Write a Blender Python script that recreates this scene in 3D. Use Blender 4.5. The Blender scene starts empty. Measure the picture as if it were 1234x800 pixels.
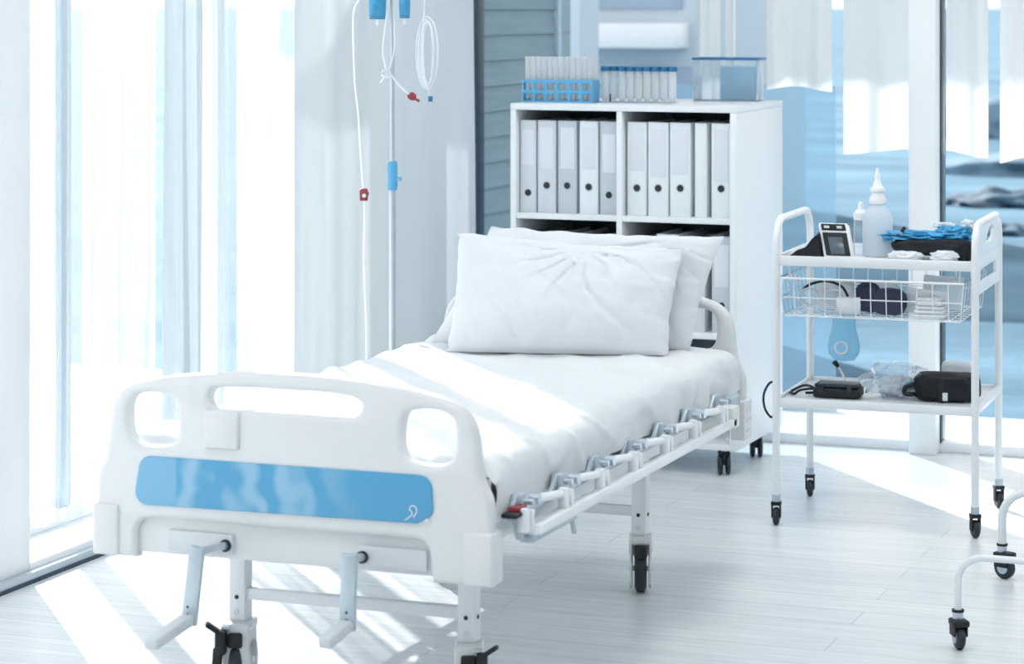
import bpy, bmesh, math, random
from mathutils import Vector, Matrix, noise
random.seed(7)
C = bpy.context.scene.collection
PI = math.pi
R20 = math.radians(20.9)

# ------------------------------------------------------------------ materials
def s2l(c):
    return tuple(((x/12.92) if x <= .04045 else ((x+.055)/1.055)**2.4) for x in c)
def hexc(h):
    return s2l(tuple(int(h[i:i+2], 16)/255 for i in (0, 2, 4)))
def newmat(name):
    m = bpy.data.materials.new(name); m.use_nodes = True
    nt = m.node_tree; nt.nodes.clear()
    out = nt.nodes.new('ShaderNodeOutputMaterial')
    return m, nt, out
def pbr(name, col, rough=.5, metal=0., var=.04, scale=6., bump=0., bscale=40., coat=0., spec=.5, stretch=(1, 1, 1)):
    m, nt, out = newmat(name)
    b = nt.nodes.new('ShaderNodeBsdfPrincipled')
    nt.links.new(b.outputs[0], out.inputs[0])
    col = hexc(col) if isinstance(col, str) else col
    b.inputs['Roughness'].default_value = rough
    b.inputs['Metallic'].default_value = metal
    b.inputs['Specular IOR Level'].default_value = spec
    b.inputs['Coat Weight'].default_value = coat
    tc = nt.nodes.new('ShaderNodeTexCoord')
    mp = nt.nodes.new('ShaderNodeMapping'); mp.inputs['Scale'].default_value = stretch
    nt.links.new(tc.outputs['Object'], mp.inputs[0])
    n = nt.nodes.new('ShaderNodeTexNoise'); n.inputs['Scale'].default_value = scale
    n.inputs['Detail'].default_value = 3
    nt.links.new(mp.outputs[0], n.inputs['Vector'])
    r = nt.nodes.new('ShaderNodeValToRGB')
    r.color_ramp.elements[0].position = .3; r.color_ramp.elements[1].position = .7
    r.color_ramp.elements[0].color = tuple(max(0, c*(1-var)) for c in col)+(1,)
    r.color_ramp.elements[1].color = tuple(min(1, c*(1+var)) for c in col)+(1,)
    nt.links.new(n.outputs[0], r.inputs[0]); nt.links.new(r.outputs[0], b.inputs['Base Color'])
    if bump:
        n2 = nt.nodes.new('ShaderNodeTexNoise'); n2.inputs['Scale'].default_value = bscale
        nt.links.new(mp.outputs[0], n2.inputs['Vector'])
        bp = nt.nodes.new('ShaderNodeBump'); bp.inputs['Strength'].default_value = bump
        bp.inputs['Distance'].default_value = .01
        nt.links.new(n2.outputs[0], bp.inputs['Height']); nt.links.new(bp.outputs[0], b.inputs['Normal'])
    return m
def clear(name, col, amount, rough=.05, gl=.12, diff=0.):
    """see-through plastic or glass: transparent + some gloss (+ some diffuse haze)"""
    m, nt, out = newmat(name)
    t = nt.nodes.new('ShaderNodeBsdfTransparent'); t.inputs[0].default_value = tuple(amount)+(1,)
    g = nt.nodes.new('ShaderNodeBsdfGlossy'); g.inputs['Roughness'].default_value = rough
    g.inputs[0].default_value = (1, 1, 1, 1)
    mx = nt.nodes.new('ShaderNodeMixShader')
    lw = nt.nodes.new('ShaderNodeLayerWeight'); lw.inputs['Blend'].default_value = gl
    nt.links.new(lw.outputs['Fresnel'], mx.inputs[0])
    nt.links.new(t.outputs[0], mx.inputs[1]); nt.links.new(g.outputs[0], mx.inputs[2])
    last = mx
    if diff:
        d = nt.nodes.new('ShaderNodeBsdfDiffuse'); d.inputs[0].default_value = tuple(col)+(1,)
        tr = nt.nodes.new('ShaderNodeBsdfTranslucent'); tr.inputs[0].default_value = tuple(col)+(1,)
        m2 = nt.nodes.new('ShaderNodeMixShader'); m2.inputs[0].default_value = .5
        nt.links.new(d.outputs[0], m2.inputs[1]); nt.links.new(tr.outputs[0], m2.inputs[2])
        m3 = nt.nodes.new('ShaderNodeMixShader'); m3.inputs[0].default_value = diff
        nt.links.new(mx.outputs[0], m3.inputs[1]); nt.links.new(m2.outputs[0], m3.inputs[2])
        last = m3
    nt.links.new(last.outputs[0], out.inputs[0])
    return m
def fabric(name, col, through, trans=.5):
    """woven cloth: diffuse + translucent, with open weave letting part of the light straight through"""
    m, nt, out = newmat(name)
    col = hexc(col)+(1,)
    tc = nt.nodes.new('ShaderNodeTexCoord')
    mp = nt.nodes.new('ShaderNodeMapping'); mp.inputs['Scale'].default_value = (14, 14, .35)
    nt.links.new(tc.outputs['Object'], mp.inputs[0])
    n = nt.nodes.new('ShaderNodeTexNoise'); n.inputs['Scale'].default_value = 2.2; n.inputs['Detail'].default_value = 4
    nt.links.new(mp.outputs[0], n.inputs['Vector'])
    d = nt.nodes.new('ShaderNodeBsdfDiffuse'); d.inputs[0].default_value = col
    t = nt.nodes.new('ShaderNodeBsdfTranslucent'); t.inputs[0].default_value = col
    a = nt.nodes.new('ShaderNodeMixShader'); a.inputs[0].default_value = trans
    nt.links.new(d.outputs[0], a.inputs[1]); nt.links.new(t.outputs[0], a.inputs[2])
    last = a
    if through:
        tp = nt.nodes.new('ShaderNodeBsdfTransparent')
        mr = nt.nodes.new('ShaderNodeMapRange')
        mr.inputs['From Min'].default_value = .3; mr.inputs['From Max'].default_value = .7
        mr.inputs['To Min'].default_value = max(0, through-.32); mr.inputs['To Max'].default_value = min(.95, through+.3)
        nt.links.new(n.outputs[0], mr.inputs['Value'])
        b = nt.nodes.new('ShaderNodeMixShader')
        nt.links.new(mr.outputs[0], b.inputs[0])
        nt.links.new(a.outputs[0], b.inputs[1]); nt.links.new(tp.outputs[0], b.inputs[2])
        last = b
    nt.links.new(last.outputs[0], out.inputs[0])
    return m

M = {}
M['plastic'] = pbr('bed_plastic', 'dcdfe2', .38, var=.01)
M['plastic2'] = pbr('grey_plastic', 'd0d7dd', .4, var=.02)
M['metal_white'] = pbr('white_enamel', 'eef2f6', .3, var=.01)
M['steel'] = pbr('brushed_steel', 'c9d2da', .28, metal=.8, var=.03, scale=30)
M['steel_grey'] = pbr('painted_grey_steel', 'b9c6cf', .35, metal=.3, var=.02)
M['black'] = pbr('black_rubber', '10181f', .55, var=.15)
M['tyre'] = pbr('caster_rubber', '1d2a33', .45, var=.1)
M['blackcloth'] = pbr('black_nylon', '131a22', .8, var=.25, bump=.4, bscale=60)
M['plum'] = pbr('dark_plum_fabric', '3c3f56', .8, var=.15, bump=.3)
M['red'] = pbr('red_plastic', '94303b', .4)
M['sheet'] = pbr('white_cotton', 'e0e4e8', .85, var=.01, bump=.12, bscale=14, spec=.2)
M['pillowcase'] = pbr('pillow_cotton', 'e1e5ea', .85, var=.01, bump=.1, bscale=18, spec=.2)
M['cab'] = pbr('white_laminate', 'eaeff3', .4, var=.01)
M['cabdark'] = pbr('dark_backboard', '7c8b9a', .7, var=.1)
M['binder_grey'] = pbr('grey_card', 'c6cfd8', .5, var=.03)
M['binder_mid'] = pbr('pale_grey_card', 'd4dbe2', .5, var=.02)
M['binder_white'] = pbr('white_card', 'e8f0f5', .45, var=.01)
M['binder_label'] = pbr('spine_label_paper', 'dfe6ee', .6, var=.02)
M['hole'] = pbr('dark_finger_ring', '111b26', .5)
M['blue'] = pbr('blue_plastic', '5fafdc', .35, var=.08)
M['bluecap'] = pbr('blue_cap', '2673a3', .4, var=.1)
M['bluebag'] = pbr('blue_pouch', '3f93bf', .3, var=.25, scale=25)
M['bluecloth'] = pbr('blue_glove_rubber', '4ba6d6', .5, var=.2, scale=20)
M['white_bottle'] = clear('milky_plastic', (.9, .95, 1.), (.8, .88, .93), .2, .1, .82)
M['frost'] = clear('frosted_tube', (.97, .99, 1.), (.97, .99, 1), .1, .06, .62)
M['clearp'] = clear('clear_plastic', (.9, .95, 1.), (.95, .98, 1), .05, .15, .18)
M['clearblue'] = clear('pale_blue_plastic', (.5, .78, .93), (.7, .88, .97), .1, .12, .55)
M['tube'] = clear('infusion_tubing', (.95, .98, 1.), (.95, .98, 1), .1, .2, .75)
M['glass'] = clear('window_glass', (1, 1, 1), (.985, .99, .985), .01, .06)
M['blueglass'] = clear('blue_screen_glass', (.30, .44, .55), (.86, .93, .97), .1, .08, .28)
M['frame'] = pbr('window_frame_white', 'f2f6f9', .4, var=.01)
M['frame_dark'] = pbr('window_frame_dark', '1e3446', .4, var=.05)
M['wall'] = pbr('white_wall_paint', 'dfe8ef', .8, var=.01)
M['ceil'] = pbr('ceiling_paint', 'e8eef3', .9, var=.01)
M['deck'] = pbr('pale_deck', 'e9eff3', .7, var=.03)
M['building'] = pbr('far_render', 'c4d0da', .8, var=.02)
M['building2'] = pbr('far_grey_render', '9fb2c6', .8, var=.03)
M['rock'] = pbr('blue_grey_rock', '3d5a70', .8, var=.4, scale=3, bump=.5, bscale=8)
M['rockpale'] = pbr('pale_rock', '5d7d93', .8, var=.3, scale=3, bump=.5, bscale=8)
M['sheer'] = fabric('sheer_voile', 'dfe6ea', .50, .45)
M['fold'] = fabric('gathered_voile', 'c8d2d8', .08, .2)
M['drape'] = fabric('heavy_drape', 'dde4e8', 0, .12)
M['outcurtain'] = fabric('outdoor_curtain', 'fcfdfe', 0, .27)
M['yellowish'] = pbr('ivory_plastic', 'e2e6e0', .4)
M['screen'] = pbr('lcd_screen', '56636f', .15, var=.2, scale=40)
M['paper'] = pbr('white_paper_sachet', 'e6edf3', .6, var=.05, bump=.3)

def floor_mat():
    m, nt, out = newmat('pale_wood_floor')
    b = nt.nodes.new('ShaderNodeBsdfPrincipled'); nt.links.new(b.outputs[0], out.inputs[0])
    tc = nt.nodes.new('ShaderNodeTexCoord')
    br = nt.nodes.new('ShaderNodeTexBrick')
    br.inputs['Scale'].default_value = 1; br.inputs['Brick Width'].default_value = 1.4
    br.inputs['Row Height'].default_value = .14; br.inputs['Mortar Size'].default_value = .0015
    br.inputs['Color1'].default_value = hexc('eaeff2')+(1,); br.inputs['Color2'].default_value = hexc('e2e8ec')+(1,)
    br.inputs['Mortar'].default_value = hexc('c2ccd2')+(1,)
    br.offset = .37
    nt.links.new(tc.outputs['Object'], br.inputs['Vector'])
    mp = nt.nodes.new('ShaderNodeMapping'); mp.inputs['Scale'].default_value = (1.2, 22, 1)
    nt.links.new(tc.outputs['Object'], mp.inputs[0])
    n = nt.nodes.new('ShaderNodeTexNoise'); n.inputs['Scale'].default_value = 2.5; n.inputs['Detail'].default_value = 6
    n.inputs['Distortion'].default_value = .6
    nt.links.new(mp.outputs[0], n.inputs['Vector'])
    r = nt.nodes.new('ShaderNodeValToRGB')
    r.color_ramp.elements[0].position = .35; r.color_ramp.elements[1].position = .68
    r.color_ramp.elements[0].color = (.84, .855, .865, 1); r.color_ramp.elements[1].color = (1, 1, 1, 1)
    nt.links.new(n.outputs[0], r.inputs[0])
    mx = nt.nodes.new('ShaderNodeMix'); mx.data_type = 'RGBA'; mx.blend_type = 'MULTIPLY'; mx.inputs[0].default_value = 1
    nt.links.new(br.outputs['Color'], mx.inputs[6]); nt.links.new(r.outputs[0], mx.inputs[7])
    nt.links.new(mx.outputs[2], b.inputs['Base Color'])
    b.inputs['Roughness'].default_value = .33
    bp = nt.nodes.new('ShaderNodeBump'); bp.inputs['Strength'].default_value = .08; bp.inputs['Distance'].default_value = .004
    nt.links.new(n.outputs[0], bp.inputs['Height']); nt.links.new(bp.outputs[0], b.inputs['Normal'])
    return m
M['floor'] = floor_mat()

def siding_mat():
    m, nt, out = newmat('grey_weatherboard')
    b = nt.nodes.new('ShaderNodeBsdfPrincipled'); nt.links.new(b.outputs[0], out.inputs[0])
    tc = nt.nodes.new('ShaderNodeTexCoord')
    mp = nt.nodes.new('ShaderNodeMapping'); mp.inputs['Scale'].default_value = (1.5, 1.5, 20)
    nt.links.new(tc.outputs['Object'], mp.inputs[0])
    n = nt.nodes.new('ShaderNodeTexNoise'); n.inputs['Scale'].default_value = 2; n.inputs['Detail'].default_value = 4
    nt.links.new(mp.outputs[0], n.inputs['Vector'])
    r = nt.nodes.new('ShaderNodeValToRGB')
    r.color_ramp.elements[0].color = hexc('7f949c')+(1,); r.color_ramp.elements[1].color = hexc('95a8b0')+(1,)
    nt.links.new(n.outputs[0], r.inputs[0]); nt.links.new(r.outputs[0], b.inputs['Base Color'])
    b.inputs['Roughness'].default_value = .7
    return m
M['siding'] = siding_mat()

def water_mat():
    m, nt, out = newmat('pool_water')
    b = nt.nodes.new('ShaderNodeBsdfPrincipled'); nt.links.new(b.outputs[0], out.inputs[0])
    tc = nt.nodes.new('ShaderNodeTexCoord')
    mp = nt.nodes.new('ShaderNodeMapping'); mp.inputs['Scale'].default_value = (.25, 1, 1)
    nt.links.new(tc.outputs['Object'], mp.inputs[0])
    n = nt.nodes.new('ShaderNodeTexNoise'); n.inputs['Scale'].default_value = .7; n.inputs['Detail'].default_value = 5
    nt.links.new(mp.outputs[0], n.inputs['Vector'])
    r = nt.nodes.new('ShaderNodeValToRGB')
    r.color_ramp.elements[0].position = .35; r.color_ramp.elements[1].position = .7
    r.color_ramp.elements[0].color = hexc('47697f')+(1,); r.color_ramp.elements[1].color = hexc('6b90a6')+(1,)
    nt.links.new(n.outputs[0], r.inputs[0]); nt.links.new(r.outputs[0], b.inputs['Base Color'])
    b.inputs['Roughness'].default_value = .7; b.inputs['Specular IOR Level'].default_value = .08
    n2 = nt.nodes.new('ShaderNodeTexNoise'); n2.inputs['Scale'].default_value = 4
    nt.links.new(tc.outputs['Object'], n2.inputs['Vector'])
    bp = nt.nodes.new('ShaderNodeBump'); bp.inputs['Strength'].default_value = .4; bp.inputs['Distance'].default_value = .05
    nt.links.new(n2.outputs[0], bp.inputs['Height']); nt.links.new(bp.outputs[0], b.inputs['Normal'])
    return m
M['water'] = water_mat()

def bluepanel_mat():
    m, nt, out = newmat('blue_marbled_panel')
    b = nt.nodes.new('ShaderNodeBsdfPrincipled'); nt.links.new(b.outputs[0], out.inputs[0])
    tc = nt.nodes.new('ShaderNodeTexCoord')
    mp = nt.nodes.new('ShaderNodeMapping'); mp.inputs['Scale'].default_value = (1, 1, 1.0)
    mp.inputs['Location'].default_value = (.16, 0, .08)
    nt.links.new(tc.outputs['Object'], mp.inputs[0])
    w = nt.nodes.new('ShaderNodeTexWave'); w.wave_type = 'BANDS'; w.bands_direction = 'X'
    w.inputs['Scale'].default_value = 2.6; w.inputs['Distortion'].default_value = 7
    w.inputs['Detail'].default_value = 1.5; w.inputs['Detail Scale'].default_value = 3.2
    nt.links.new(mp.outputs[0], w.inputs['Vector'])
    r = nt.nodes.new('ShaderNodeValToRGB')
    r.color_ramp.elements[0].position = .3; r.color_ramp.elements[1].position = .95
    r.color_ramp.elements[0].color = hexc('4f9fca')+(1,); r.color_ramp.elements[1].color = hexc('8dbbd8')+(1,)
    nt.links.new(w.outputs[0], r.inputs[0])
    # plain paler band at the left end of the panel
    sx = nt.nodes.new('ShaderNodeSeparateXYZ'); nt.links.new(tc.outputs['Object'], sx.inputs[0])
    lt = nt.nodes.new('ShaderNodeMath'); lt.operation = 'LESS_THAN'; lt.inputs[1].default_value = -.262
    nt.links.new(sx.outputs[0], lt.inputs[0])
    # plain blue at the right end
    mr = nt.nodes.new('ShaderNodeMapRange'); mr.inputs['From Min'].default_value = .02; mr.inputs['From Max'].default_value = .18
    nt.links.new(sx.outputs[0], mr.inputs['Value'])
    m0 = nt.nodes.new('ShaderNodeMix'); m0.data_type = 'RGBA'
    nt.links.new(mr.outputs[0], m0.inputs[0]); nt.links.new(r.outputs[0], m0.inputs[6]); m0.inputs[7].default_value = hexc('52a1cc')+(1,)
    m1 = nt.nodes.new('ShaderNodeMix'); m1.data_type = 'RGBA'
    nt.links.new(lt.outputs[0], m1.inputs[0]); nt.links.new(m0.outputs[2], m1.inputs[6]); m1.inputs[7].default_value = hexc('76b0d4')+(1,)
    nt.links.new(m1.outputs[2], b.inputs['Base Color'])
    b.inputs['Roughness'].default_value = .35
    return m
M['bluepanel'] = bluepanel_mat()
def emit(name, col, s):
    m, nt, out = newmat(name)
    e = nt.nodes.new('ShaderNodeEmission'); e.inputs[0].default_value = col+(1,); e.inputs[1].default_value = s
    nt.links.new(e.outputs[0], out.inputs[0]); return m
M['fill_glow'] = emit('added_fill_glow', (1., .95, .90), 9.6)  # even glow for the fill panels added overhead

# ------------------------------------------------------------------ mesh builder
class MB:
    def __init__(s):
        s.bm = bmesh.new(); s.mats = []
    def mi(s, m):
        if m not in s.mats: s.mats.append(m)
        return s.mats.index(m)
    def merge(s, b, m, mat=None):
        i = s.mi(m)
        if mat is not None: bmesh.ops.transform(b, matrix=mat, verts=b.verts)
        for f in b.faces: f.material_index = i
        me = bpy.data.meshes.new('tmp'); b.to_mesh(me); b.free()
        s.bm.from_mesh(me); bpy.data.meshes.remove(me)
        return s
    def box(s, m, x0, x1, y0, y1, z0, z1, bev=.003, rot=None, seg=2):
        b = bmesh.new(); bmesh.ops.create_cube(b, size=1)
        c = Vector(((x0+x1)/2, (y0+y1)/2, (z0+z1)/2))
        d = (abs(x1-x0), abs(y1-y0), abs(z1-z0))
        bmesh.ops.scale(b, vec=d, verts=b.verts)
        bv = min(bev, min(d)*.45)
        if bv > 0: bmesh.ops.bevel(b, geom=b.edges[:], offset=bv, segments=seg, affect='EDGES', profile=.5)
        mt = Matrix.Translation(c)
        if rot is not None: mt = mt @ rot
        return s.merge(b, m, mt)
    def bar(s, m, p, q, w, h, bev=.002, roll=0):
        """box bar from p to q, w across, h in the other direction"""
        p, q = Vector(p), Vector(q); d = q-p; L = d.length
        b = bmesh.new(); bmesh.ops.create_cube(b, size=1)
        bmesh.ops.scale(b, vec=(w, h, L), verts=b.verts)
        bmesh.ops.bevel(b, geom=b.edges[:], offset=min(bev, w*.4, h*.4), segments=2, affect='EDGES', profile=.5)
        z = d.normalized(); up = Vector((0, 0, 1)) if abs(z.z) < .9 else Vector((0, 1, 0))
        x = up.cross(z).normalized() if abs(z.z) < .9 else Vector((1, 0, 0))
        y = z.cross(x).normalized(); x = y.cross(z)
        mt = Matrix.Translation((p+q)/2) @ Matrix((x, y, z)).transposed().to_4x4() @ Matrix.Rotation(roll, 4, 'Z')
        return s.merge(b, m, mt)
    def tube(s, m, pts, r, n=12, closed=False, cap=True):
        pts = [Vector(p) for p in pts]; b = bmesh.new(); rings = []
        N = len(pts); prev = None
        for i, p in enumerate(pts):
            if closed: t = (pts[(i+1) % N]-pts[i-1]).normalized()
            else: t = (pts[min(i+1, N-1)]-pts[max(i-1, 0)]).normalized()
            if prev is None:
                a = Vector((0, 0, 1)) if abs(t.z) < .9 else Vector((1, 0, 0))
                x = a.cross(t).normalized()
            else:
                x = (prev - t*prev.dot(t)).normalized()
            prev = x; y = t.cross(x)
            rr = r[i] if isinstance(r, (list, tuple)) else r
            rings.append([b.verts.new(p+(x*math.cos(2*PI*k/n)+y*math.sin(2*PI*k/n))*rr) for k in range(n)])
        K = N if closed else N-1
        for i in range(K):
            A, B = rings[i], rings[(i+1) % N]
            for k in range(n): b.faces.new((A[k], A[(k+1) % n], B[(k+1) % n], B[k]))
        if cap and not closed:
            b.faces.new(rings[0][::-1]); b.faces.new(rings[-1])
        bmesh.ops.recalc_face_normals(b, faces=b.faces)
        return s.merge(b, m)
    def cyl(s, m, p, q, r, n=20, r2=None):
        return s.tube(m, [p, q], [r, r if r2 is None else r2], n)
    def lathe(s, m, prof, c=(0, 0, 0), n=28, mat=None):
        b = bmesh.new(); rings = []
        for r, z in prof:
            rings.append([b.verts.new((max(r, 1e-4)*math.cos(2*PI*k/n), max(r, 1e-4)*math.sin(2*PI*k/n), z)) for k in range(n)])
        for A, B in zip(rings, rings[1:]):
            for k in range(n): b.faces.new((A[k], A[(k+1) % n], B[(k+1) % n], B[k]))
        b.faces.new(rings[0][::-1]); b.faces.new(rings[-1])
        bmesh.ops.recalc_face_normals(b, faces=b.faces)
        mt = Matrix.Translation(c)
        if mat is not None: mt = mt @ mat
        return s.merge(b, m, mt)
    def grid(s, m, fn, nu, nv, close_u=False):
        b = bmesh.new()
        V = [[b.verts.new(fn(i/nu, j/nv)) for j in range(nv+1)] for i in range(nu+1)]
        for i in range(nu):
            for j in range(nv): b.faces.new((V[i][j], V[i+1][j], V[i+1][j+1], V[i][j+1]))
        bmesh.ops.recalc_face_normals(b, faces=b.faces)
        return s.merge(b, m)
    def blob(s, m, c, r, sub=4, amp=.12, freq=3., seed=0., rot=None, flat=None, squ=1.):
        b = bmesh.new(); bmesh.ops.create_icosphere(b, subdivisions=sub, radius=1)
        for v in b.verts:
            d = v.co.copy()
            if squ != 1: d = Vector([math.copysign(abs(t)**squ, t) for t in d])
            k = 1+amp*noise.noise(v.co*freq+Vector((seed, seed*1.7, seed*.3)))
            v.co = Vector((d.x*r[0]*k, d.y*r[1]*k, d.z*r[2]*k))
            if flat is not None: v.co.z = max(v.co.z, flat)
        mt = Matrix.Translation(c)
        if rot is not None: mt = mt @ rot
        return s.merge(b, m, mt)
    def build(s, name, parent=None, loc=(0, 0, 0), rotz=0, smooth=35, kind=None):
        me = bpy.data.meshes.new(name)
        bmesh.ops.remove_doubles(s.bm, verts=s.bm.verts, dist=1e-6)
        s.bm.to_mesh(me); s.bm.free()
        for k in s.mats: me.materials.append(M[k])
        if smooth:
            for p in me.polygons: p.use_smooth = True
            me.set_sharp_from_angle(angle=math.radians(smooth))
        o = bpy.data.objects.new(name, me); C.objects.link(o)
        o.location = loc; o.rotation_euler = (0, 0, rotz)
        if parent is not None: o.parent = parent
        if kind: o['kind'] = kind
        return o

def tag(o, label, cat, group=None):
    o['label'] = label; o['category'] = cat
    if group: o['group'] = group
    return o
def thing(name, label, cat, loc=(0, 0, 0), rotz=0, group=None):
    o = bpy.data.objects.new(name, None); C.objects.link(o)
    o.location = loc; o.rotation_euler = (0, 0, rotz); o.empty_display_size = .05
    return tag(o, label, cat, group)
def copy_tree(o, parent=None):
    c = o.copy(); C.objects.link(c)
    if parent is not None: c.parent = parent
    for ch in [x for x in bpy.data.objects if x.parent == o]: copy_tree(ch, c)
    return c
def struct(mb, name, **k): return mb.build(name, kind='structure', **k)
def lab(o, l): o['label'] = l; return o

def catmull(P, closed=True, sub=5):
    out = []; n = len(P)
    for i in range(n if closed else n-1):
        p0, p1, p2, p3 = (P[(i-1) % n], P[i], P[(i+1) % n], P[(i+2) % n]) if closed else \
            (P[max(i-1, 0)], P[i], P[i+1], P[min(i+2, n-1)])
        for k in range(sub):
            t = k/sub
            out.append(tuple(.5*((2*b)+(-a+c)*t+(2*a-5*b+4*c-d)*t*t+(-a+3*b-3*c+d)*t**3) for a, b, c, d in zip(p0, p1, p2, p3)))
    if not closed: out.append(tuple(P[-1]))
    return out
def arc(cx, cy, r, a0, a1, n=8):
    return [(cx+r*math.cos(math.radians(a0+(a1-a0)*i/n)), cy+r*math.sin(math.radians(a0+(a1-a0)*i/n))) for i in range(n+1)]
def plate(name, loops, depth, bevel, mat, parent=None, loc=(0, 0, 0), rot=(PI/2, 0, 0)):
    """solid plate with holes: first loop outside, the others holes; (x, z) outline, thickness along y, centred"""
    cu = bpy.data.curves.new(name, 'CURVE'); cu.dimensions = '2D'; cu.fill_mode = 'BOTH'
    for L in loops:
        sp = cu.splines.new('POLY'); sp.points.add(len(L)-1); sp.use_cyclic_u = True
        for i, p in enumerate(L): sp.points[i].co = (p[0], p[1], 0, 1)
    cu.extrude = max(0, depth/2-bevel); cu.bevel_depth = bevel; cu.bevel_resolution = 3; cu.offset = -bevel
    t = bpy.data.objects.new('tmp', cu); C.objects.link(t)
    bpy.context.view_layer.update()
    me = bpy.data.meshes.new_from_object(t.evaluated_get(bpy.context.evaluated_depsgraph_get()))
    bpy.data.objects.remove(t); bpy.data.curves.remove(cu)
    me.transform(Matrix.Rotation(rot[0], 4, 'X'))
    if rot[2]: me.transform(Matrix.Rotation(rot[2], 4, 'Z'))
    me.transform(Matrix.Translation(loc))
    bm = bmesh.new(); bm.from_mesh(me); bmesh.ops.remove_doubles(bm, verts=bm.verts, dist=1e-5)
    bmesh.ops.recalc_face_normals(bm, faces=bm.faces); bm.to_mesh(me); bm.free()
    me.materials.clear(); me.materials.append(M[mat]); me.name = name
    for p in me.polygons: p.use_smooth = True; p.material_index = 0
    me.set_sharp_from_angle(angle=math.radians(32))
    o = bpy.data.objects.new(name, me); C.objects.link(o)
    if parent is not None: o.parent = parent
    return o

# ================================================================== SETTING
CEIL = 3.0
b = MB(); b.box('floor', -1.70, 4.6, -6.1, 4.0, -.12, 0, 0); struct(b, 'floor')
b = MB(); b.box('ceil', -1.85, 4.75, -6.25, 4.06, CEIL, CEIL+.15, 0); struct(b, 'ceiling')
b = MB(); b.box('wall', 4.6, 4.75, -6.25, 4.06, 0, CEIL, 0); struct(b, 'wall_right')
b = MB(); b.box('wall', -1.7, 4.6, -6.25, -6.1, 0, CEIL, 0); struct(b, 'wall_front')
# left wall: header over the glazing, solid stretch near the camera
b = MB(); b.box('wall', -1.85, -1.55, -6.1, 4.06, 2.92, CEIL, 0); b.box('wall', -1.85, -1.6, -6.1, -2.6, 0, 2.92, 0)
struct(b, 'wall_left')
# back wall: header and solid stretch on the right
b = MB(); b.box('wall', -1.55, 4.6, 3.94, 4.06, 2.7, CEIL, 0); b.box('wall', 1.75, 4.6, 3.94, 4.06, 0, 2.7, 0)
b.box('wall', -1.85, -1.45, 3.94, 4.06, 0, 2.7, 0)
struct(b, 'wall_back')
# pillar of the left glazing, at the photo's left edge
b = MB(); b.box('frame', -1.50, -1.30, .91, 1.10, 0, CEIL, .004); struct(b, 'trim_1')
# low kerb and track along the left glazing
b = MB(); b.box('frame', -1.46, -1.30, 1.10, 3.94, 0, .045, .004); b.box('frame', -1.50, -1.30, -2.6, .91, 0, .045, .004)
b.box('steel_grey', -1.300, -1.272, -2.6, 3.94, 0, .028, .002)
b.box('frame_dark', -1.274, -1.268, -2.6, 3.94, 0, .010, 0)
struct(b, 'baseboard_left')
# left windows
def side_window(n, y0, y1, mulls):
    b = MB()
    b.box('frame', -1.68, -1.60, y0, y1, 0, .05, .003); b.box('frame', -1.68, -1.60, y0, y1, 2.87, 2.92, .003)
    for y in mulls: b.box('steel_grey' if y in (1.80, 2.80) else 'frame', -1.675, -1.605, y-.03, y+.03, .05, 2.87, .003)
    o = struct(b, 'window_%d' % n)
    g = MB(); g.box('glass', -1.643, -1.637, y0, y1, .05, 2.87, 0); g.build('glass_pane', o)
side_window(1, 1.0, 3.94, (1.03, 1.80, 2.80, 3.91))
side_window(2, -2.6, 1.0, (-2.57, -.9, .95))
# back windows
b = MB()
b.box('frame', -1.30, 1.75, 3.93, 4.0, 0, .035, .003); b.box('frame', -1.30, 1.75, 3.93, 4.0, 2.64, 2.7, .003)
b.box('frame_dark', -1.150, -1.128, 3.93, 4.0, .03, 2.66, .003)
b.box('frame', 1.69, 1.75, 3.93, 4.0, .03, 2.66, .003)
o3 = struct(b, 'window_3')
g = MB(); g.box('glass', -1.13, .50, 3.962, 3.968, .03, 2.66, 0); g.box('glass', .60, 1.70, 3.962, 3.968, .03, 2.66, 0); g.build('glass_pane', o3)
b = MB(); b.box('frame', .497, .592, 3.86, 4.03, 0, 2.7, .004)
b.box('frame_dark', .592, .598, 3.93, 4.0, .03, 2.66, 0)
struct(b, 'trim_2')

# ------------------------------------------------------------------ outside
b = MB(); b.box('deck', -9, -1.72, -8, 5.0, -.2, -.04, 0); b.box('deck', -1.72, 7, 4.0, 4.86, -.2, -.02, 0)
struct(b, 'deck')
b = MB(); b.box('water', -1200, 900, 4.86, 3000, -.3, -.08, 0); ob = b.build('pool_water'); ob['kind'] = 'stuff'
tag(ob, 'pale blue water stretching away behind the glass back wall', 'water')
# unseen slabs added outside the back wall to block high sun
b = MB(); b.box('wall', -1.32, 6, 4.06, 6.3, 3.0, 3.12, .01); b.box('wall', -3.2, -1.32, 5.0, 6.3, 3.0, 3.12, .01); struct(b, 'added_sun_shade')

# weatherboard wing beside the corner: overlapping boards
b = MB(); z = -.03; i = 0
while z < 2.9:
    bb = bmesh.new()
    y0, y1 = 4.08, 4.98
    pr = [(-1.32, z), (-1.200, z), (-1.214, z+.0975), (-1.32, z+.0975)]
    v0 = [bb.verts.new((x, y0, zz)) for x, zz in pr]; v1 = [bb.verts.new((x, y1, zz)) for x, zz in pr]
    for k in range(4): bb.faces.new((v0[k], v0[(k+1) % 4], v1[(k+1) % 4], v1[k]))
    bb.faces.new(v0[::-1]); bb.faces.new(v1); bmesh.ops.recalc_face_normals(bb, faces=bb.faces)
    b.merge(bb, 'siding'); z += .0975
wb = thing('siding_wall', 'grey weatherboard garden wall seen through glass left of the binder cabinet', 'wall', (0, 0, 0))
b.build('board_cladding', wb, smooth=0)
b = MB(); b.box('building', -1.33, -1.19, 4.98, 5.02, -.03, 2.93, .003); b.build('corner_post', wb)

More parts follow.
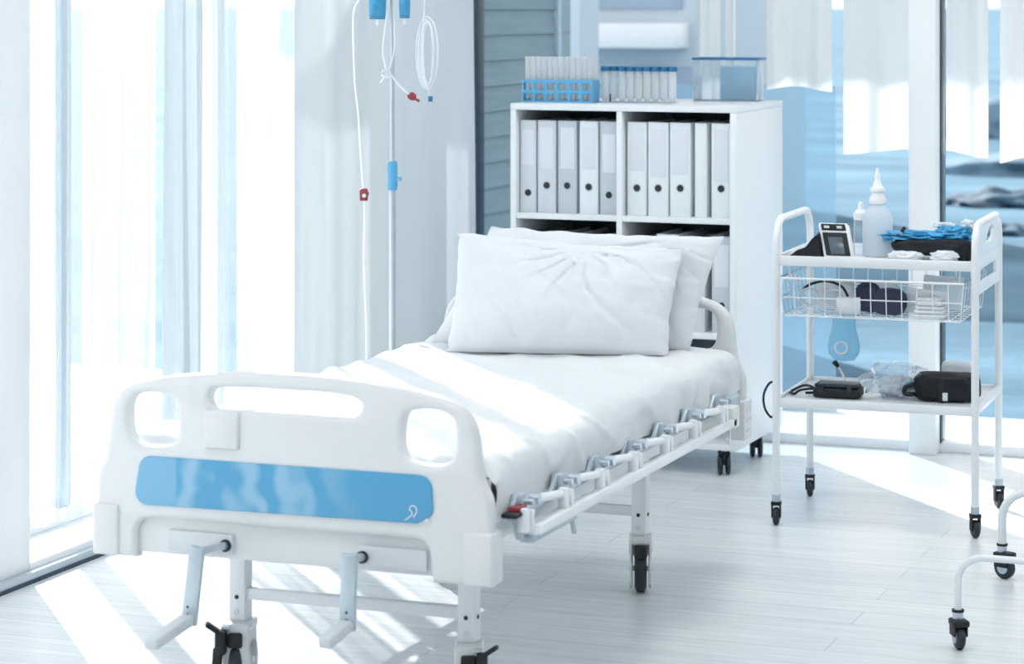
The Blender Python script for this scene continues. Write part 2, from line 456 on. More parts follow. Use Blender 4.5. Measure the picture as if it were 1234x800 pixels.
# far houses
fh = thing('grey_house', 'blurred grey board-clad house behind the test tubes', 'house', (-2.72, 8.6, -.08), 0)
b = MB(); z = 0
while z < 2.4:
    b.box('siding', -.52, .30, 0, .3, z, z+.205, .006, seg=1); z += .21
b.build('wall', fh, smooth=0)
b = MB(); b.box('building', .30, .36, -.03, .30, 0, 2.5, .01); b.build('corner_post', fh)
b = MB(); b.box('building', -.6, .45, -.1, .4, 2.5, 2.6, .02); b.build('roof', fh)
nh = thing('pale_house', 'blurred pale house with white balcony band behind blue-capped tubes', 'house', (-4.72, 12.0, -.08), 0)
b = MB(); b.box('building', 0, 2.0, 0, 3, 0, 2.6, .01); b.build('wall', nh)
b = MB(); b.box('metal_white', -.05, 1.95, -.35, 0, 1.33, 1.50, .01); b.build('balcony', nh)
b = MB(); b.box('building2', 1.55, 1.98, -.04, .02, .3, 1.20, .005); b.build('door', nh)
b = MB(); b.box('building2', .1, 1.9, -.03, .02, 1.60, 1.95, .005); b.box('frame', 1.0, 1.06, -.05, .02, 1.55, 2.0, .003); b.build('window', nh)
b = MB(); b.box('building2', -.1, 2.1, -.4, 3.1, 2.6, 2.72, .02); b.build('roof', nh)
# blue glass screen
sc = thing('glass_screen', 'low blue glass screen on the deck behind the cabinet', 'screen', (-.44, 4.80, 0), 0)
b = MB(); b.box('blueglass', -.55, .452, -.006, .006, .02, 1.235, .002); b.build('glass_panel', sc)
b = MB(); b.box('frame', -.56, .46, -.014, .014, -.02, .03, .003); b.build('base_rail', sc)
# outdoor curtains hung below the added shade slabs
def wavy(mat, x0, x1, y, z0, z1, amp, k, seed, axis='x', hem=0., nu=90, nv=24):
    m = MB()
    def fn(a, c):
        t = x0+(x1-x0)*a
        zz = z0+(z1-z0)*c
        w = amp*(math.sin(k*t+seed)+.45*math.sin(2.3*k*t+seed*2.1+.6*math.sin(zz*1.7+seed)))
        w += .35*amp*noise.noise(Vector((t*9, zz*.8, seed)))
        w *= (1.0-.35*c)
        hz = hem*math.sin(k*t*.5+seed)*(1-c)
        return (t, y+w, zz+hz) if axis == 'x' else (y+w, t, zz+hz)
    m.grid(mat, fn, nu, nv)
    return m
ol = ['outdoor curtain strip left of the blue-rimmed container', 'pale outdoor curtain strip right of the blue-rimmed container',
      'wide white outdoor curtain just left of the white pillar', 'white outdoor curtain just right of the white pillar',
      'narrow white outdoor curtain at the far right', 'slim outdoor curtain strip above the blue-rimmed container']
for i, (x0, x1, zb, k) in enumerate([(-.350, -.270, 1.2, 60), (-.088, .150, 1.24, 34), (.190, .505, 1.02, 24), (.565, .715, 1.02, 38), (.760, .840, 1.0, 50), (-.250, -.205, 1.22, 70)]):
    m = wavy('outcurtain', x0, x1, 4.17, zb, 2.98, .016, k, i*1.3, hem=.012, nu=40)
    tag(m.build('outdoor_curtain', smooth=60), ol[i], 'curtain', 'outdoor curtains behind the glass')
# rocks on the water
for i, (x, y, r, mt) in enumerate([(-1.35, 16, (.42, .35, .13), 'rock'), (-1.75, 20, (.9, .5, .22), 'rockpale'), (-.85, 13.4, (.28, .2, .07), 'rock'), (-3.6, 27, (1.6, .7, .40), 'rockpale'), (-.15, 15.2, (.3, .3, .08), 'rockpale')]):
    m = MB(); m.blob(mt, (0, 0, 0), r, 4, .45, 2.2, i*3.1, flat=0)
    o = m.build('boulder', loc=(x, y, -.079), smooth=60)
    tag(o, ['dark blue-grey boulder in the water, mid distance behind the trolley handle', 'paler boulder in the water behind the dark one',
            'small dark low boulder nearest the glass right of the pillar', 'largest and farthest pale blue rock across the water',
            'tiny pale rock poking out of the near water'][i], 'rock')

# ------------------------------------------------------------------ indoor curtains on the left glazing
spec = [('sheer', 1.36, 1.585, -1.50, .014, 55, 'sheer white curtain strip beside the white pillar'),
        ('sheer', 1.62, 2.20, -1.50, .022, 30, 'wide sheer white curtain left of the grey gathered one'),
        ('fold', 2.19, 2.42, -1.485, .030, 62, 'grey-blue gathered curtain fold between two sheer white ones'),
        ('sheer', 2.43, 2.56, -1.50, .012, 50, 'narrow sheer white curtain right of the grey gathered fold'),
        ('sheer', 2.585, 3.16, -1.50, .022, 28, 'sheer white curtain next to the heavy drape')]
for mt, y0, y1, x, amp, k, lb in spec:
    m = wavy(mt, y0, y1, x, .055, 2.9, amp, k, y0*5, axis='y', nu=140, nv=30)
    tag(m.build('sheer_curtain' if mt == 'sheer' else 'gathered_curtain', smooth=60), lb, 'curtain')
m = wavy('drape', 2.78, 3.90, -1.31, .05, 2.74, .022, 13, 1.1, axis='y', nu=200, nv=30)
for v in m.bm.verts: v.co.x += .165*max(0, (v.co.y-2.78)/1.12)**.8
tag(m.build('drape_curtain', smooth=60), 'pale blue-grey heavy drape in the corner behind the infusion stand', 'curtain')
b = MB(); b.cyl('metal_white', (-1.31, 2.75, 2.76), (-1.12, 3.9, 2.76), .014)
for x, y in ((-1.305, 2.78), (-1.22, 3.3), (-1.125, 3.87)): b.box('metal_white', x-.01, x+.01, y-.01, y+.01, 2.76, 3.0, .002)
tag(b.build('curtain_rod'), 'white rod under the ceiling carrying the heavy drape', 'curtain rod')

# fill light panels added out of frame to brighten the room
for i, (x, y) in enumerate([(.6, 2.2), (2.9, 2.2), (.6, -1.2), (2.9, -1.2), (1.8, -4.2)]):
    t = thing('fill_light_panel', 'added square white fill light panel, out of view', 'fill light', (x, y, CEIL), 0, 'added fill light panels')
    b = MB(); b.box('frame', -.43, .43, -.43, .43, -.03, -.001, .004); b.build('frame', t)
    b = MB(); b.box('fill_glow', -.40, .40, -.40, .40, -.036, -.031, 0); b.build('glow_sheet', t)

# ================================================================== BED
bed = thing('hospital_bed', 'white crank hospital bed with blue footboard panel in the middle of the room', 'bed')
OUT = [(-.462, .352), (-.462, .48), (-.458, .53), (-.442, .565), (-.434, .603), (-.428, .655), (-.413, .696), (-.375, .727), (-.299, .746), (-.205, .758), (-.1, .766)]
outer = catmull(OUT+[(0, .768)]+[(-x, z) for x, z in OUT[::-1]], closed=False, sub=4)
# lower notch for the cranks
notch = [(.33, .352)]+arc(.29, .405, .035, 0, 90, 5)+arc(-.33, .405, .035, 90, 180, 5)+[(-.365, .352)]
HL = catmull([(-.383, .655), (-.378, .690), (-.352, .708), (-.305, .710), (-.272, .700), (-.262, .670), (-.262, .632), (-.272, .606), (-.300, .597), (-.350, .597), (-.376, .614)], sub=4)
HR = [(-x, z) for x, z in HL]
HMl = [(-.189, .705), (-.178, .726), (-.15, .731), (-.07, .733), (.02, .733), (.1, .732), (.15, .727), (.170, .712), (.158, .690), (.13, .686), (.05, .686), (-.05, .686), (-.15, .681), (-.180, .684)]
HM = catmull(HMl, sub=4)
fb = plate('footboard', [outer+notch, HL, HM, HR], .042, .013, 'plastic', bed, loc=(0, .021, 0))
b = MB(); b.box('plastic', -.375, .34, .018, .034, .362, .455, .004); b.build('crank_panel', fb)
pl = arc(.303, .545, .03, 90, 0, 6)+arc(.303+.012, .505, .02, 0, -60, 4)+[(.300, .474)]+arc(-.335, .497, .028, 270, 180, 6)+arc(-.325, .545, .030, 180, 90, 6)
o = plate('blue_panel', [pl], .008, .003, 'bluepanel', fb, loc=(0, -.001, 0)); lab(o, 'marbled blue inset panel')
b = MB()
m_ = [(-.0, .0), (.006, .010), (.004, .018), (-.003, .020), (-.007, .014), (-.002, .006), (-.010, -.002), (-.016, -.006)]
b.tube('metal_white', [(.292+x*1.2, -.0058, .487+z*1.2) for x, z in catmull(m_, False, 4)], .0012, 6)
b.box('metal_white', .318, .326, -.0065, -.0050, .480, .486, .001)
lab(b.build('emblem', fb), 'small white squiggle mark')
b = MB(); b.box('plastic', -.197, -.112, -.006, .004, .600, .682, .004)
b.box('plastic', -.1935, -.1155, -.0085, -.004, .603, .671, .003); b.build('card_holder', fb)
hb = plate('headboard', [outer+[(.462, .352), (-.462, .352)][:0]+notch, HL, HM, HR], .045, .014, 'plastic', bed, loc=(0, 1.925, 0))
def bumper(sx, y0, y1, par):
    b = MB(); x0, x1 = sorted((sx*.404, sx*.467))
    b.box('plastic', x0, x1, y0, y1, .354, .464, .006, seg=3)
    for k in range(3 if y0 > 1 else 0): b.box('plastic2', sx*.467-.002, sx*.467+.0015, y0+.015, y1-.015, .375+.027*k, .384+.027*k, .001)
    b.build('corner_bumper', par)
for sx in (-1, 1): bumper(sx, -.007, .060, fb); bumper(sx, 1.895, 1.97, hb)
# frame
b = MB()
for sx in (-1, 1):
    b.box('metal_white', sx*.40, sx*.435, .045, 1.90, .425, .475, .004)
    b.box('metal_white', sx*.265-.015, sx*.265+.015, .10, 1.86, .395, .425, .003)
for y in (.06, .336, .80, 1.2, 1.55, 1.86): b.box('metal_white', -.40, .40, y-.018, y+.018, .395, .435, .003)
b.box('metal_white', -.452, .452, .05, 1.89, .472, .492, .004)
b.build('frame', bed)
# bed legs with casters
def big_caster(par, brake):
    c = MB()
    c.lathe('tyre', [(.0, -.016), (.050, -.016), (.060, -.010), (.062, 0), (.060, .010), (.050, .016), (.0, .016)], (0, 0, .062), 32, Matrix.Rotation(PI/2, 4, 'Y'))
    for sx in (-1, 1):
        c.box('plastic', sx*.0245-.004, sx*.0245+.004, -.036, .036, .028, .148, .004)
        c.lathe('plastic', [(0, -.004), (.048, -.004), (.050, 0), (.048, .004), (.0, .004)], (sx*.0245, 0, .060), 28, Matrix.Rotation(PI/2, 4, 'Y'))
    c.box('plastic', -.030, .030, -.040, .040, .130, .152, .006)
    c.cyl('steel', (-.03, 0, .062), (.03, 0, .062), .007)
    c.box('black', -.017, .017, -.060, -.030, .098, .132, .005)
    if brake:
        c.box('plastic', -.031, .031, -.050, -.034, .040, .152, .006)
        c.box('black', brake*.030-.012, brake*.030+.012, -.075, -.048, .085, .140, .005)
        c.bar('black', (brake*.034, -.062, .135), (brake*.062, -.070, .155), .026, .010, .003)
        c.bar('black', (brake*.036, -.062, .10), (brake*.040, -.066, .035), .022, .014, .004)
        c.cyl('steel', (brake*.012, -.052, .142), (brake*.030, -.052, .142), .006)
    return c
def bed_leg(x, y, ang, brake):
    L = MB(); L.box('metal_white', -.020, .020, -.020, .020, .148, .40, .003)
    L.box('plastic', -.026, .026, -.026, .026, .10, .152, .005)
    for z in (.206, ): L.cyl('hole', (0, -.0215, z), (0, -.018, z), .005, 12); L.cyl('hole', (.0215, 0, z), (.018, 0, z), .005, 12)
    L.cyl('steel', (0, -.0225, .173), (0, -.018, .173), .006, 12)
    L.cyl('hole', (0, -.0275, .128), (0, -.024, .128), .004, 12)
    o = L.build('leg', bed, (x, y, 0))
    c = big_caster(o, brake); co = c.build('caster', o, (0, 0, 0), ang)
bed_leg(-.28, .336, math.radians(12), -1); bed_leg(.28, .336, math.radians(20), 1)
bed_leg(-.28, 1.55, math.radians(10), False); bed_leg(.28, 1.55, math.radians(18), False)
for y in (.336, 1.55):
    b = MB(); b.box('metal_white', -.262, .262, y-.012, y+.012, .200, .226, .003); b.build('crossbar', bed)
# guard rails folded down along both sides
def guard(sx):
    g = MB()
    X = lambda v: sx*v
    def bx(m, v0, v1, *a, **k): x0, x1 = sorted((sx*v0, sx*v1)); g.box(m, x0, x1, *a, **k)
    bx('metal_white', .488, .512, .16, 1.66, .433, .456, .004)
    bx('steel', .436, .470, .14, 1.72, .470, .484, .003)
    bx('steel_grey', .470, .500, .15, .425, .418, .434, .002)
    bx('metal_white', .47, .506, .15, .42, .434, .452, .004)
    g.bar('steel_grey', (X(.49), .41, .44), (X(.49), .435, .385), .010, .010)
    o = g.build('guard_rail', bed)
    hs = [.15, .396, .64, .88, 1.126, 1.365, 1.61]
    for i, u in enumerate(hs):
        if i < 6:
            r = MB(); r.cyl('metal_white', (X(.488), u+.03, .505), (X(.490), hs[i+1]-.015, .483), .0095, 14)
            r.cyl('steel', (X(.478), u+.035, .505), (X(.502), u+.035, .505), .012, 14)
            r.build('rail_post', o)
        k = MB()
        x0, x1 = sorted((X(.452), X(.480)))
        k.box('steel_grey', x0, x1, u-.018, u+.018, .478, .523, .005)
        x0, x1 = sorted((X(.484), X(.506)))
        k.box('metal_white', x0, x1, u-.055, u-.037, .450, .500, .003)
        k.box('metal_white', x0, x1, u-.020, u-.006, .450, .492, .003)
        k.cyl('steel', (X(.474), u, .505), (X(.500), u, .505), .007, 12)
        k.bar('steel_grey', (X(.466), u-.06, .478), (X(.466), u-.012, .517), .010, .014)
        k.build('hinge', o)
    e = MB(); e.box('yellowish', X(.49)-.022, X(.49)+.022, 1.63, 1.69, .428, .486, .006)
    e.bar('steel', (X(.49), 1.66, .43), (X(.49), 1.655, .385), .010, .010)
    e.build('rail_stop', o)
    e = MB(); e.box('steel_grey', X(.475)-.012, X(.475)+.012, 1.70, 1.78, .44, .50, .004); e.build('rail_bracket', o)
    if sx < 0: return
    r = MB(); x0, x1 = sorted((X(.460), X(.496)))
    r.box('black', x0, x1, .060, .135, .484, .494, .004); r.box('red', X(.478)-.014, X(.478)+.014, .090, .135, .490, .503, .003)
    r.bar('steel_grey', (X(.478), .10, .484), (X(.478), .13, .430), .018, .012)
    lab(r.build('release_lever', o), 'black release lever with red insert')
guard(1); guard(-1)
# cranks
def crank(x, xa, za, xb, zb, ub, ue, xe, ze, px0, px1):
    k = MB(); k.box('plastic2', px0, px1, .008, .020, .372, .416, .003)
    k.cyl('hole', (x, .002, .393), (x, .012, .393), .013, 18)
    base = k.build('crank', bed)
    k = MB(); k.cyl('steel', (x, .01, .393), (xa, ub, za), .0085, 16); k.build('crank_shaft', base)
    k = MB(); k.bar('steel_grey', (xa, ub, za+.012), (xb, ub, zb-.012), .013, .034, .003, roll=PI/2)
    for dz in (.010, .026): k.cyl('hole', (xb, ub-.0075, zb+dz), (xb, ub-.005, zb+dz), .003, 8)
    k.build('crank_arm', base)
    k = MB(); k.bar('plastic2', (xb, ub-.003, zb), (xe, ue, ze), .030, .024, .005)
    k.build('crank_handle', base)
crank(-.149, -.152, .403, -.172, .262, -.115, -.27, -.178, .243, -.289, -.135)
crank(.171, .190, .410, .186, .277, -.10, -.205, .182, .262, .161, .316)

# mattress and sheet
b = MB(); b.box('sheet', -.435, .435, .050, 1.885, .494, .585, .035, seg=4)
tag(b.build('mattress'), 'mattress lying on the hospital bed under the white sheet', 'mattress')
def sheet_pt(a, c):
    u = .046+1.846*c
    hw, zt, zb, r = .450, .602, .490, .042
    # arc-length profile from the left hem over the top to the right hem
    side = zt-zb-r; q = PI/2*r; top = 2*(hw-r); L = 2*side+2*q+top
    s = a*L; 
    if s < side: x, z, nx, nz = -hw, zb+s, -1, 0
    elif s < side+q: t = (s-side)/r; x, z, nx, nz = -hw+r-r*math.cos(t), zt-r+r*math.sin(t), -math.cos(t), math.sin(t)
    elif s < side+q+top: x, z, nx, nz = -hw+r+(s-side-q), zt, 0, 1
    elif s < side+2*q+top: t = (s-side-q-top)/r; x, z, nx, nz = hw-r+r*math.sin(t), zt-r+r*math.cos(t), math.sin(t), math.cos(t)
    else: x, z, nx, nz = hw, zt-r-(s-side-2*q-top), 1, 0
    n = noise.noise(Vector((x*3, u*3, .3)))*.006+noise.noise(Vector((x*7+u*4, u*7-x*3, 1.3)))*.0035
    w = abs(noise.noise(Vector(((x+u)*4.2, (u-x)*1.3, 4.))))
    n += .005*max(0, .22-w)/.22*(1 if nz > .5 else .6)
    w2 = abs(noise.noise(Vector(((u-x*.4)*5.5, z*6+x*1.5, 8.))))
    n += .006*max(0, .18-w2)/.18*(1 if abs(x) > .2 else .25)
    if nz < .6:
        n += .006*math.sin(u*13+z*22+2*math.sin(u*5))*(.35+.65*(zt-z)/.1)
    zz = z
    if nz < .1: zz -= .012*math.sin(u*5+.4)*(zt-z)/.1
    # ends turn down
    e = min(c, 1-c)*1.846
    if e < .04: zz -= .035*(1-e/.04)**2 if nz > .1 else 0
    if u < .16 and x > .3: n += .004*(1-(u-.046)/.114)
    return (x+nx*(n+.004), u, zz+nz*(n+.002))
b = MB(); b.grid('sheet', sheet_pt, 150, 260)
def hang(a, c):
    x = .445*(2*a-1); d = c*.055
    wob = .004*math.sin(x*38)+.003*noise.noise(Vector((x*9, c*2, 3)))
    return (x, .046+wob*c, .566-d+.0)
b.grid('sheet', hang, 60, 8)
tag(b.build('bed_sheet', smooth=80), 'rumpled white bed sheet stretched over the mattress of the hospital bed', 'sheet')

def pillow(name, BL, BR, TL, TR, th, seed, label, foc=(.5, 1.0)):
    BL, BR, TL, TR = map(Vector, (BL, BR, TL, TR))
    nrm = ((BR-BL).cross(TL-BL)).normalized()      # faces the foot of the bed
    m = MB(); N = 90; K = 64
    def surf(sgn):
        def fn(a, c):
            x, y = 2*a-1, 2*c-1
            # edges bow inward between the pointed corners
            xx = x*(1-.035*(1-y*y)); yy = y*(1-.05*(1-x*x))
            if yy < 0: yy = y*(1+.01*(1-x*x))
            A, Cc = (xx+1)/2, (yy+1)/2
            p = BL*(1-A)*(1-Cc)+BR*A*(1-Cc)+TL*(1-A)*Cc+TR*A*Cc
            f = (max(0, 1-abs(x)**2.6)*max(0, 1-abs(y)**2.2))**.55
            belly = 1+.25*(-y)
            dx, dy = (a-foc[0])*1.6, (c-foc[1])
            ang = math.atan2(dy, dx); rad = math.hypot(dx, dy)
            wr = abs(math.sin(ang*7+2.2*noise.noise(Vector((a*3, c*3, seed)))))
            ray = -.008*(max(0, .45-wr)/.45)*math.exp(-((rad-.28)/.22)**2)
            n2 = noise.noise(Vector((a*4.2+seed, c*1.8, seed)))*.013+noise.noise(Vector((a*11+c*3+seed, c*3.5-a*2, seed+4)))*.0045
            w3 = abs(noise.noise(Vector((a*6+c*1.5+seed, c*2+a*1.5, 9.+seed))))
            n2 += -.005*max(0, .16-w3)/.16
            q = sgn*(th/2*f*belly+(n2+ray)*min(1, f*1.6))
            # rumpled seam
            if abs(x) > .985 or abs(y) > .985: q += 0
            p = p+nrm*q
            e = .006*noise.noise(Vector((a*11, c*11, seed+2)))
            p += Vector((e, 0, e if c > .1 else abs(e)*.3))
            return p
        return fn
    m.grid('pillowcase', surf(1), N, K); m.grid('pillowcase', surf(-1), N, K)
    return tag(m.build(name, smooth=75), label, 'pillow', None)
pillow('pillow', (-.268, 1.535, .610), (.318, 1.668, .610), (-.302, 1.70, .917), (.325, 1.79, .885), .13, 1.3, 'front white pillow propped upright at the head of the bed', (.56, .92))
pillow('pillow', (-.372, 1.675, .612), (.348, 1.775, .612), (-.255, 1.835, .925), (.418, 1.858, .915), .10, 5.2, 'rear white pillow sticking out to the right behind the front one', (.85, .9))

# ================================================================== BINDER CABINET
cx0, cx1, cy0, cy1, cz0, cz1 = -.727, .067, 3.22, 3.80, .085, 1.215
cab = thing('binder_cabinet', 'white open-fronted cabinet on casters holding binders, behind the bed head', 'cabinet', (0, 0, 0))
def cbox(name, mat, *a, lb=None):
    b = MB(); b.box(mat, *a, .002); o = b.build(name, cab)
    if lb: lab(o, lb)
    return o
cbox('side_panel', 'cab', cx0, cx0+.020, cy0, cy1, cz0, cz1-.022); cbox('side_panel', 'cab', cx1-.024, cx1, cy0, cy1, cz0, cz1-.022)
cbox('top_panel', 'cab', cx0, cx1, cy0, cy1, cz1-.022, cz1); cbox('bottom_panel', 'cab', cx0+.02, cx1-.024, cy0, cy1-.01, cz0, cz0+.02)
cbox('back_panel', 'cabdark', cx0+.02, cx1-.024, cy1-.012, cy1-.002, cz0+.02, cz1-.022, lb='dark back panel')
cbox('divider', 'cab', -.350, -.330, cy0+.003, cy1-.012, cz0+.02, cz1-.022)
SH = [.826, .447]
for z in SH:
    for xa, xb in ((cx0+.02, -.350), (-.330, cx1-.024)): cbox('shelf', 'cab', xa, xb, cy0+.003, cy1-.012, z, z+.019)
def small_caster(r=.034):
    c = MB()
    for sx in (-.013, .013):
        c.lathe('tyre', [(0, -.008), (r*.8, -.008), (r, -.004), (r, .004), (r*.8, .008), (0, .008)], (sx, 0, r), 24, Matrix.Rotation(PI/2, 4, 'Y'))
    c.box('black', -.006, .006, -r*.7, r*.7, r, r*2.0, .003); c.box('black', -.020, .020, -.020, .022, r*1.9, r*2.25, .004)
    return c
for x, y in ((cx0+.06, cy0+.06), (cx1-.055, cy0+.04), (cx0+.06, cy1-.06), (cx1-.045, cy1-.18)):
    c = small_caster(); c.cyl('steel', (0, 0, .070), (0, 0, .086), .008); c.build('caster', cab, (x, y, 0), .35)

def make_binder(w, z0, h, mat, hole, lblz, name='binder'):
    t = bpy.data.objects.new(name, None); C.objects.link(t); t.empty_display_size = .05
    b = MB(); d = .285
    b.box(mat, -w/2+.0015, w/2-.0015, 0, .004, 0, h, .0015)
    b.box(mat, -w/2+.0015, -w/2+.0045, 0, d, 0, h, .001); b.box(mat, w/2-.0045, w/2-.0015, 0, d, 0, h, .001)
    b.box('paper', -w/2+.006, w/2-.006, .02, d-.01, .006, h-.012, .001)
    b.build('cover', t)
    if hole:
        r = MB(); r.tube('steel', [((.0130)*math.cos(a), -.0006, hole+(.0130)*math.sin(a)) for a in [2*PI*k/20 for k in range(20)]], .0016, 8, closed=True)
        r.cyl('hole', (0, -.0008, hole), (0, .001, hole), .0130, 20); r.build('finger_ring', t)
    if lblz:
        l = MB(); l.box('binder_label', -w/2+.010, w/2-.010, -.0014, .0005, lblz[0], lblz[1], .0004); l.build('spine_label', t)
    return t
# (x0, x1, material, hole height above shelf, label)
rowL = [(-.705, -.643, 'binder_mid', .067, (.16, .28)), (-.641, -.572, 'binder_mid', .093, (.15, .29)), (-.568, -.498, 'binder_grey', .094, (.15, .29)),
        (-.491, -.422, 'binder_white', .091, (.15, .29)), (-.418, -.352, 'binder_grey', .066, (.14, .27))]
rowR = [(-.322, -.251, 'binder_white', .092, (.15, .29)), (-.249, -.175, 'binder_white', .093, (.13, .29)), (-.173, -.098, 'binder_white', .095, (.14, .29)),
        (-.087, -.042, 'binder_white', 0, None), (-.030, .040, 'binder_white', .097, (.12, .29))]
LB = {0: ['leftmost binder on the upper left shelf, pale grey', 'second binder from the left on the upper left shelf', 'middle grey binder on the upper left shelf',
          'white binder between two grey ones on the upper left shelf', 'grey binder against the divider, low ring, upper left shelf'],
      1: ['white binder just right of the divider on the upper shelf', 'white binder with tall label on the upper right shelf', 'middle white binder on the upper right shelf',
          'thin white binder without a ring on the upper right shelf', 'rightmost binder on the upper shelf, beside the cabinet wall']}
for r, row in enumerate((rowL, rowR)):
    for i, (x0, x1, mt, hz, lz) in enumerate(row):
        t = make_binder(x1-x0, 0, .312, mt, hz, lz)
        t.location = ((x0+x1)/2, cy0+.03, SH[0]+.019)
        tag(t, LB[r][i], 'binder', 'binders on the upper cabinet shelf')
row2 = [(-.703, -.635, 'binder_mid', .307), (-.633, -.560, 'binder_grey', .309), (-.556, -.487, 'binder_white', .312), (-.485, -.415, 'binder_mid', .304), (-.411, -.352, 'binder_white', .307),
        (-.322, -.240, 'binder_mid', .308), (-.219, -.138, 'binder_white', .320), (-.129, -.049, 'binder_mid', .314), (-.030, .040, 'binder_grey', .318)]
LB2 = ['leftmost binder top showing on the second shelf above the pillows', 'second binder top from the left, grey, above the pillows', 'white binder top, third from left above the pillows',
       'pale grey binder top, fourth from left above the pillows', 'white binder top against the divider above the pillows', 'pale binder top just right of the divider above the pillows',
       'tallest white binder top above the pillows, right shelf', 'pale grey binder top right of the tallest white one', 'grey binder on the second shelf, seen right of the rear pillow']
for i, (x0, x1, mt, h) in enumerate(row2):
    t = make_binder(x1-x0, 0, h, mt, .09 if i == 8 else 0, (.15, .29) if i == 8 else None)
    t.location = ((x0+x1)/2, cy0+.03+(.0 if i != 8 else .005), SH[1]+.019)
    tag(t, LB2[i], 'binder', 'binders on the second cabinet shelf')

# test tubes and rack on the cabinet
ZT = cz1
rk = thing('test_tube_rack', 'blue plastic rack full of clear test tubes on the cabinet', 'test tube rack', (-.598, 3.365, ZT))
b = MB()
b.box('blue', -.128, .128, -.036, .036, 0, .006, .002)
for z in (.030, .066):
    b.box('blue', -.128, .128, -.036, -.0325, z, z+.012, .001); b.box('blue', -.128, .128, .0325, .036, z, z+.012, .001)
for x in (-.126, .126): b.box('blue', x-.002, x+.002, -.036, .036, 0, .078, .001)
for k in range(7):
    x = -.128+.256*(k)/6
    for y in (-.0345, .0345): b.box('blue', max(-.128, x-.006), min(.128, x+.006), y-.0017, y+.0017, .004, .076, .0005)
for y in (-.016, .016): b.box('blue', -.126, .126, y-.013, y-.011, .066, .07, 0)
b.build('rack_frame', rk)
def tube_mesh(h, r, cap):
    b = MB()
    b.lathe('frost', [(.002, 0), (r*.6, .0015), (r*.92, .005), (r, .010), (r, h-.004), (r*1.12, h-.003), (r*1.12, h)], n=14)
    o = b.build('test_tube', smooth=50)
    if cap:
        c = MB(); c.lathe('bluecap', [(r*1.15, h-.010), (r*1.2, h-.008), (r*1.2, h+.004), (r*1.05, h+.006), (.001, h+.006)], n=14); c.build('cap', o)
    return o
t0 = tube_mesh(.148, .0085, False)
n = 0
for j, y in enumerate((.018, -.018)):
    for i in range(12):
        t = t0 if n == 0 else copy_tree(t0); n += 1
        t.location = (-.598-.113+.0205*i, 3.365+y, ZT+.007)
        tag(t, 'clear uncapped test tube standing in the blue rack', 'test tube', 'uncapped test tubes in the blue rack')
rk2 = thing('tube_stand', 'clear stand holding blue-capped tubes beside the blue rack', 'tube stand', (-.345, 3.43, ZT))
b = MB(); b.box('clearp', -.135, .135, -.035, .035, 0, .004, .001); 
b.box('black', -.0885, -.083, -.034, -.031, .003, .030, .0005)
b.build('stand_body', rk2)
t1 = tube_mesh(.112, .0128, True); n = 0
for j, y in enumerate((.016, -.016)):
    for i in range(9):
        if (j, i) == (1, 1): continue
        t = t1 if n == 0 else copy_tree(t1); n += 1
        t.location = (-.345-.120+.030*i+(.012 if j else 0), 3.43+y, ZT+.005)
        tag(t, 'test tube with blue cap in the clear stand', 'test tube', 'blue-capped test tubes')
bx = thing('storage_container', 'clear container with blue rim on the back right of the cabinet top', 'container', (-.098, 3.70, ZT))
b = MB()
for x in (-.113, .113): b.box('clearp', x-.002, x+.002, -.05, .05, 0, .145, .001)
for y in (-.05, .05): b.box('clearp', -.113, .113, y-.002, y+.002, 0, .145, .001)
b.box('clearp', -.113, .113, -.05, .05, 0, .004, .001); b.box('clearblue', -.02, .105, -.044, .044, .004, .12, .004); b.build('body', bx)
b = MB()
for y in (-.053, .053): b.box('bluecap', -.118, .118, y-.004, y+.004, .142, .150, .002)
for x in (-.116, .116): b.box('bluecap', x-.003, x+.003, -.055, .055, .142, .150, .002)
lab(b.build('rim', bx), 'blue rim')

# ================================================================== INFUSION STAND
PX, PY = -.68, 2.115
st = thing('infusion_stand', 'slim steel infusion stand between bed and drape', 'infusion stand', (PX, PY, 0))
b = MB(); b.cyl('steel', (0, 0, .06), (0, 0, 1.04), .0105, 20); b.build('pole', st)
b = MB(); b.cyl('steel', (0, 0, 1.04), (0, 0, 1.98), .0075, 20); b.build('upper_pole', st)
b = MB(); b.lathe('blue', [(.008, .995), (.0135, .997), (.0155, 1.01), (.0145, 1.035), (.0155, 1.045), (.0155, 1.075), (.012, 1.083), (.008, 1.083)], n=20)
b.cyl('blue', (.012, 0, 1.03), (.028, 0, 1.03), .006); lab(b.build('height_clamp', st), 'blue height clamp')
b = MB()
for k in range(4):
    a = R20+k*PI/2; pts = [(0, 0, 1.97), (.05*math.cos(a), .05*math.sin(a), 1.98), (.09*math.cos(a), .09*math.sin(a), 1.965), (.10*math.cos(a), .10*math.sin(a), 1.985)]
    b.tube('steel', catmull(pts, False, 4), .003, 8)
b.build('hooks', st)
b = MB()
for k in range(5):
    a = 2*PI*k/5+.3; b.tube('steel', [(0, 0, .11), (.10*math.cos(a), .10*math.sin(a), .10), (.23*math.cos(a), .23*math.sin(a), .075)], [.014, .012, .010], 12)
b.build('base', st)
for k in range(5):
    a = 2*PI*k/5+.3; c = small_caster(.028); c.cyl('steel', (0, 0, .055), (0, 0, .075), .006); c.build('caster', st, (.225*math.cos(a), .225*math.sin(a), 0), a)
cR, sR = math.cos(R20), math.sin(R20)
def ip(x, y, dep=0.):
    """point beside the stand: x to its right across the room, y up, dep towards the bed foot"""
    return (PX+x*cR+dep*sR, PY+x*sR-dep*cR, y)
def q(px_, py_): return ((px_-472)/405., 1.55-(py_-5)/405.)
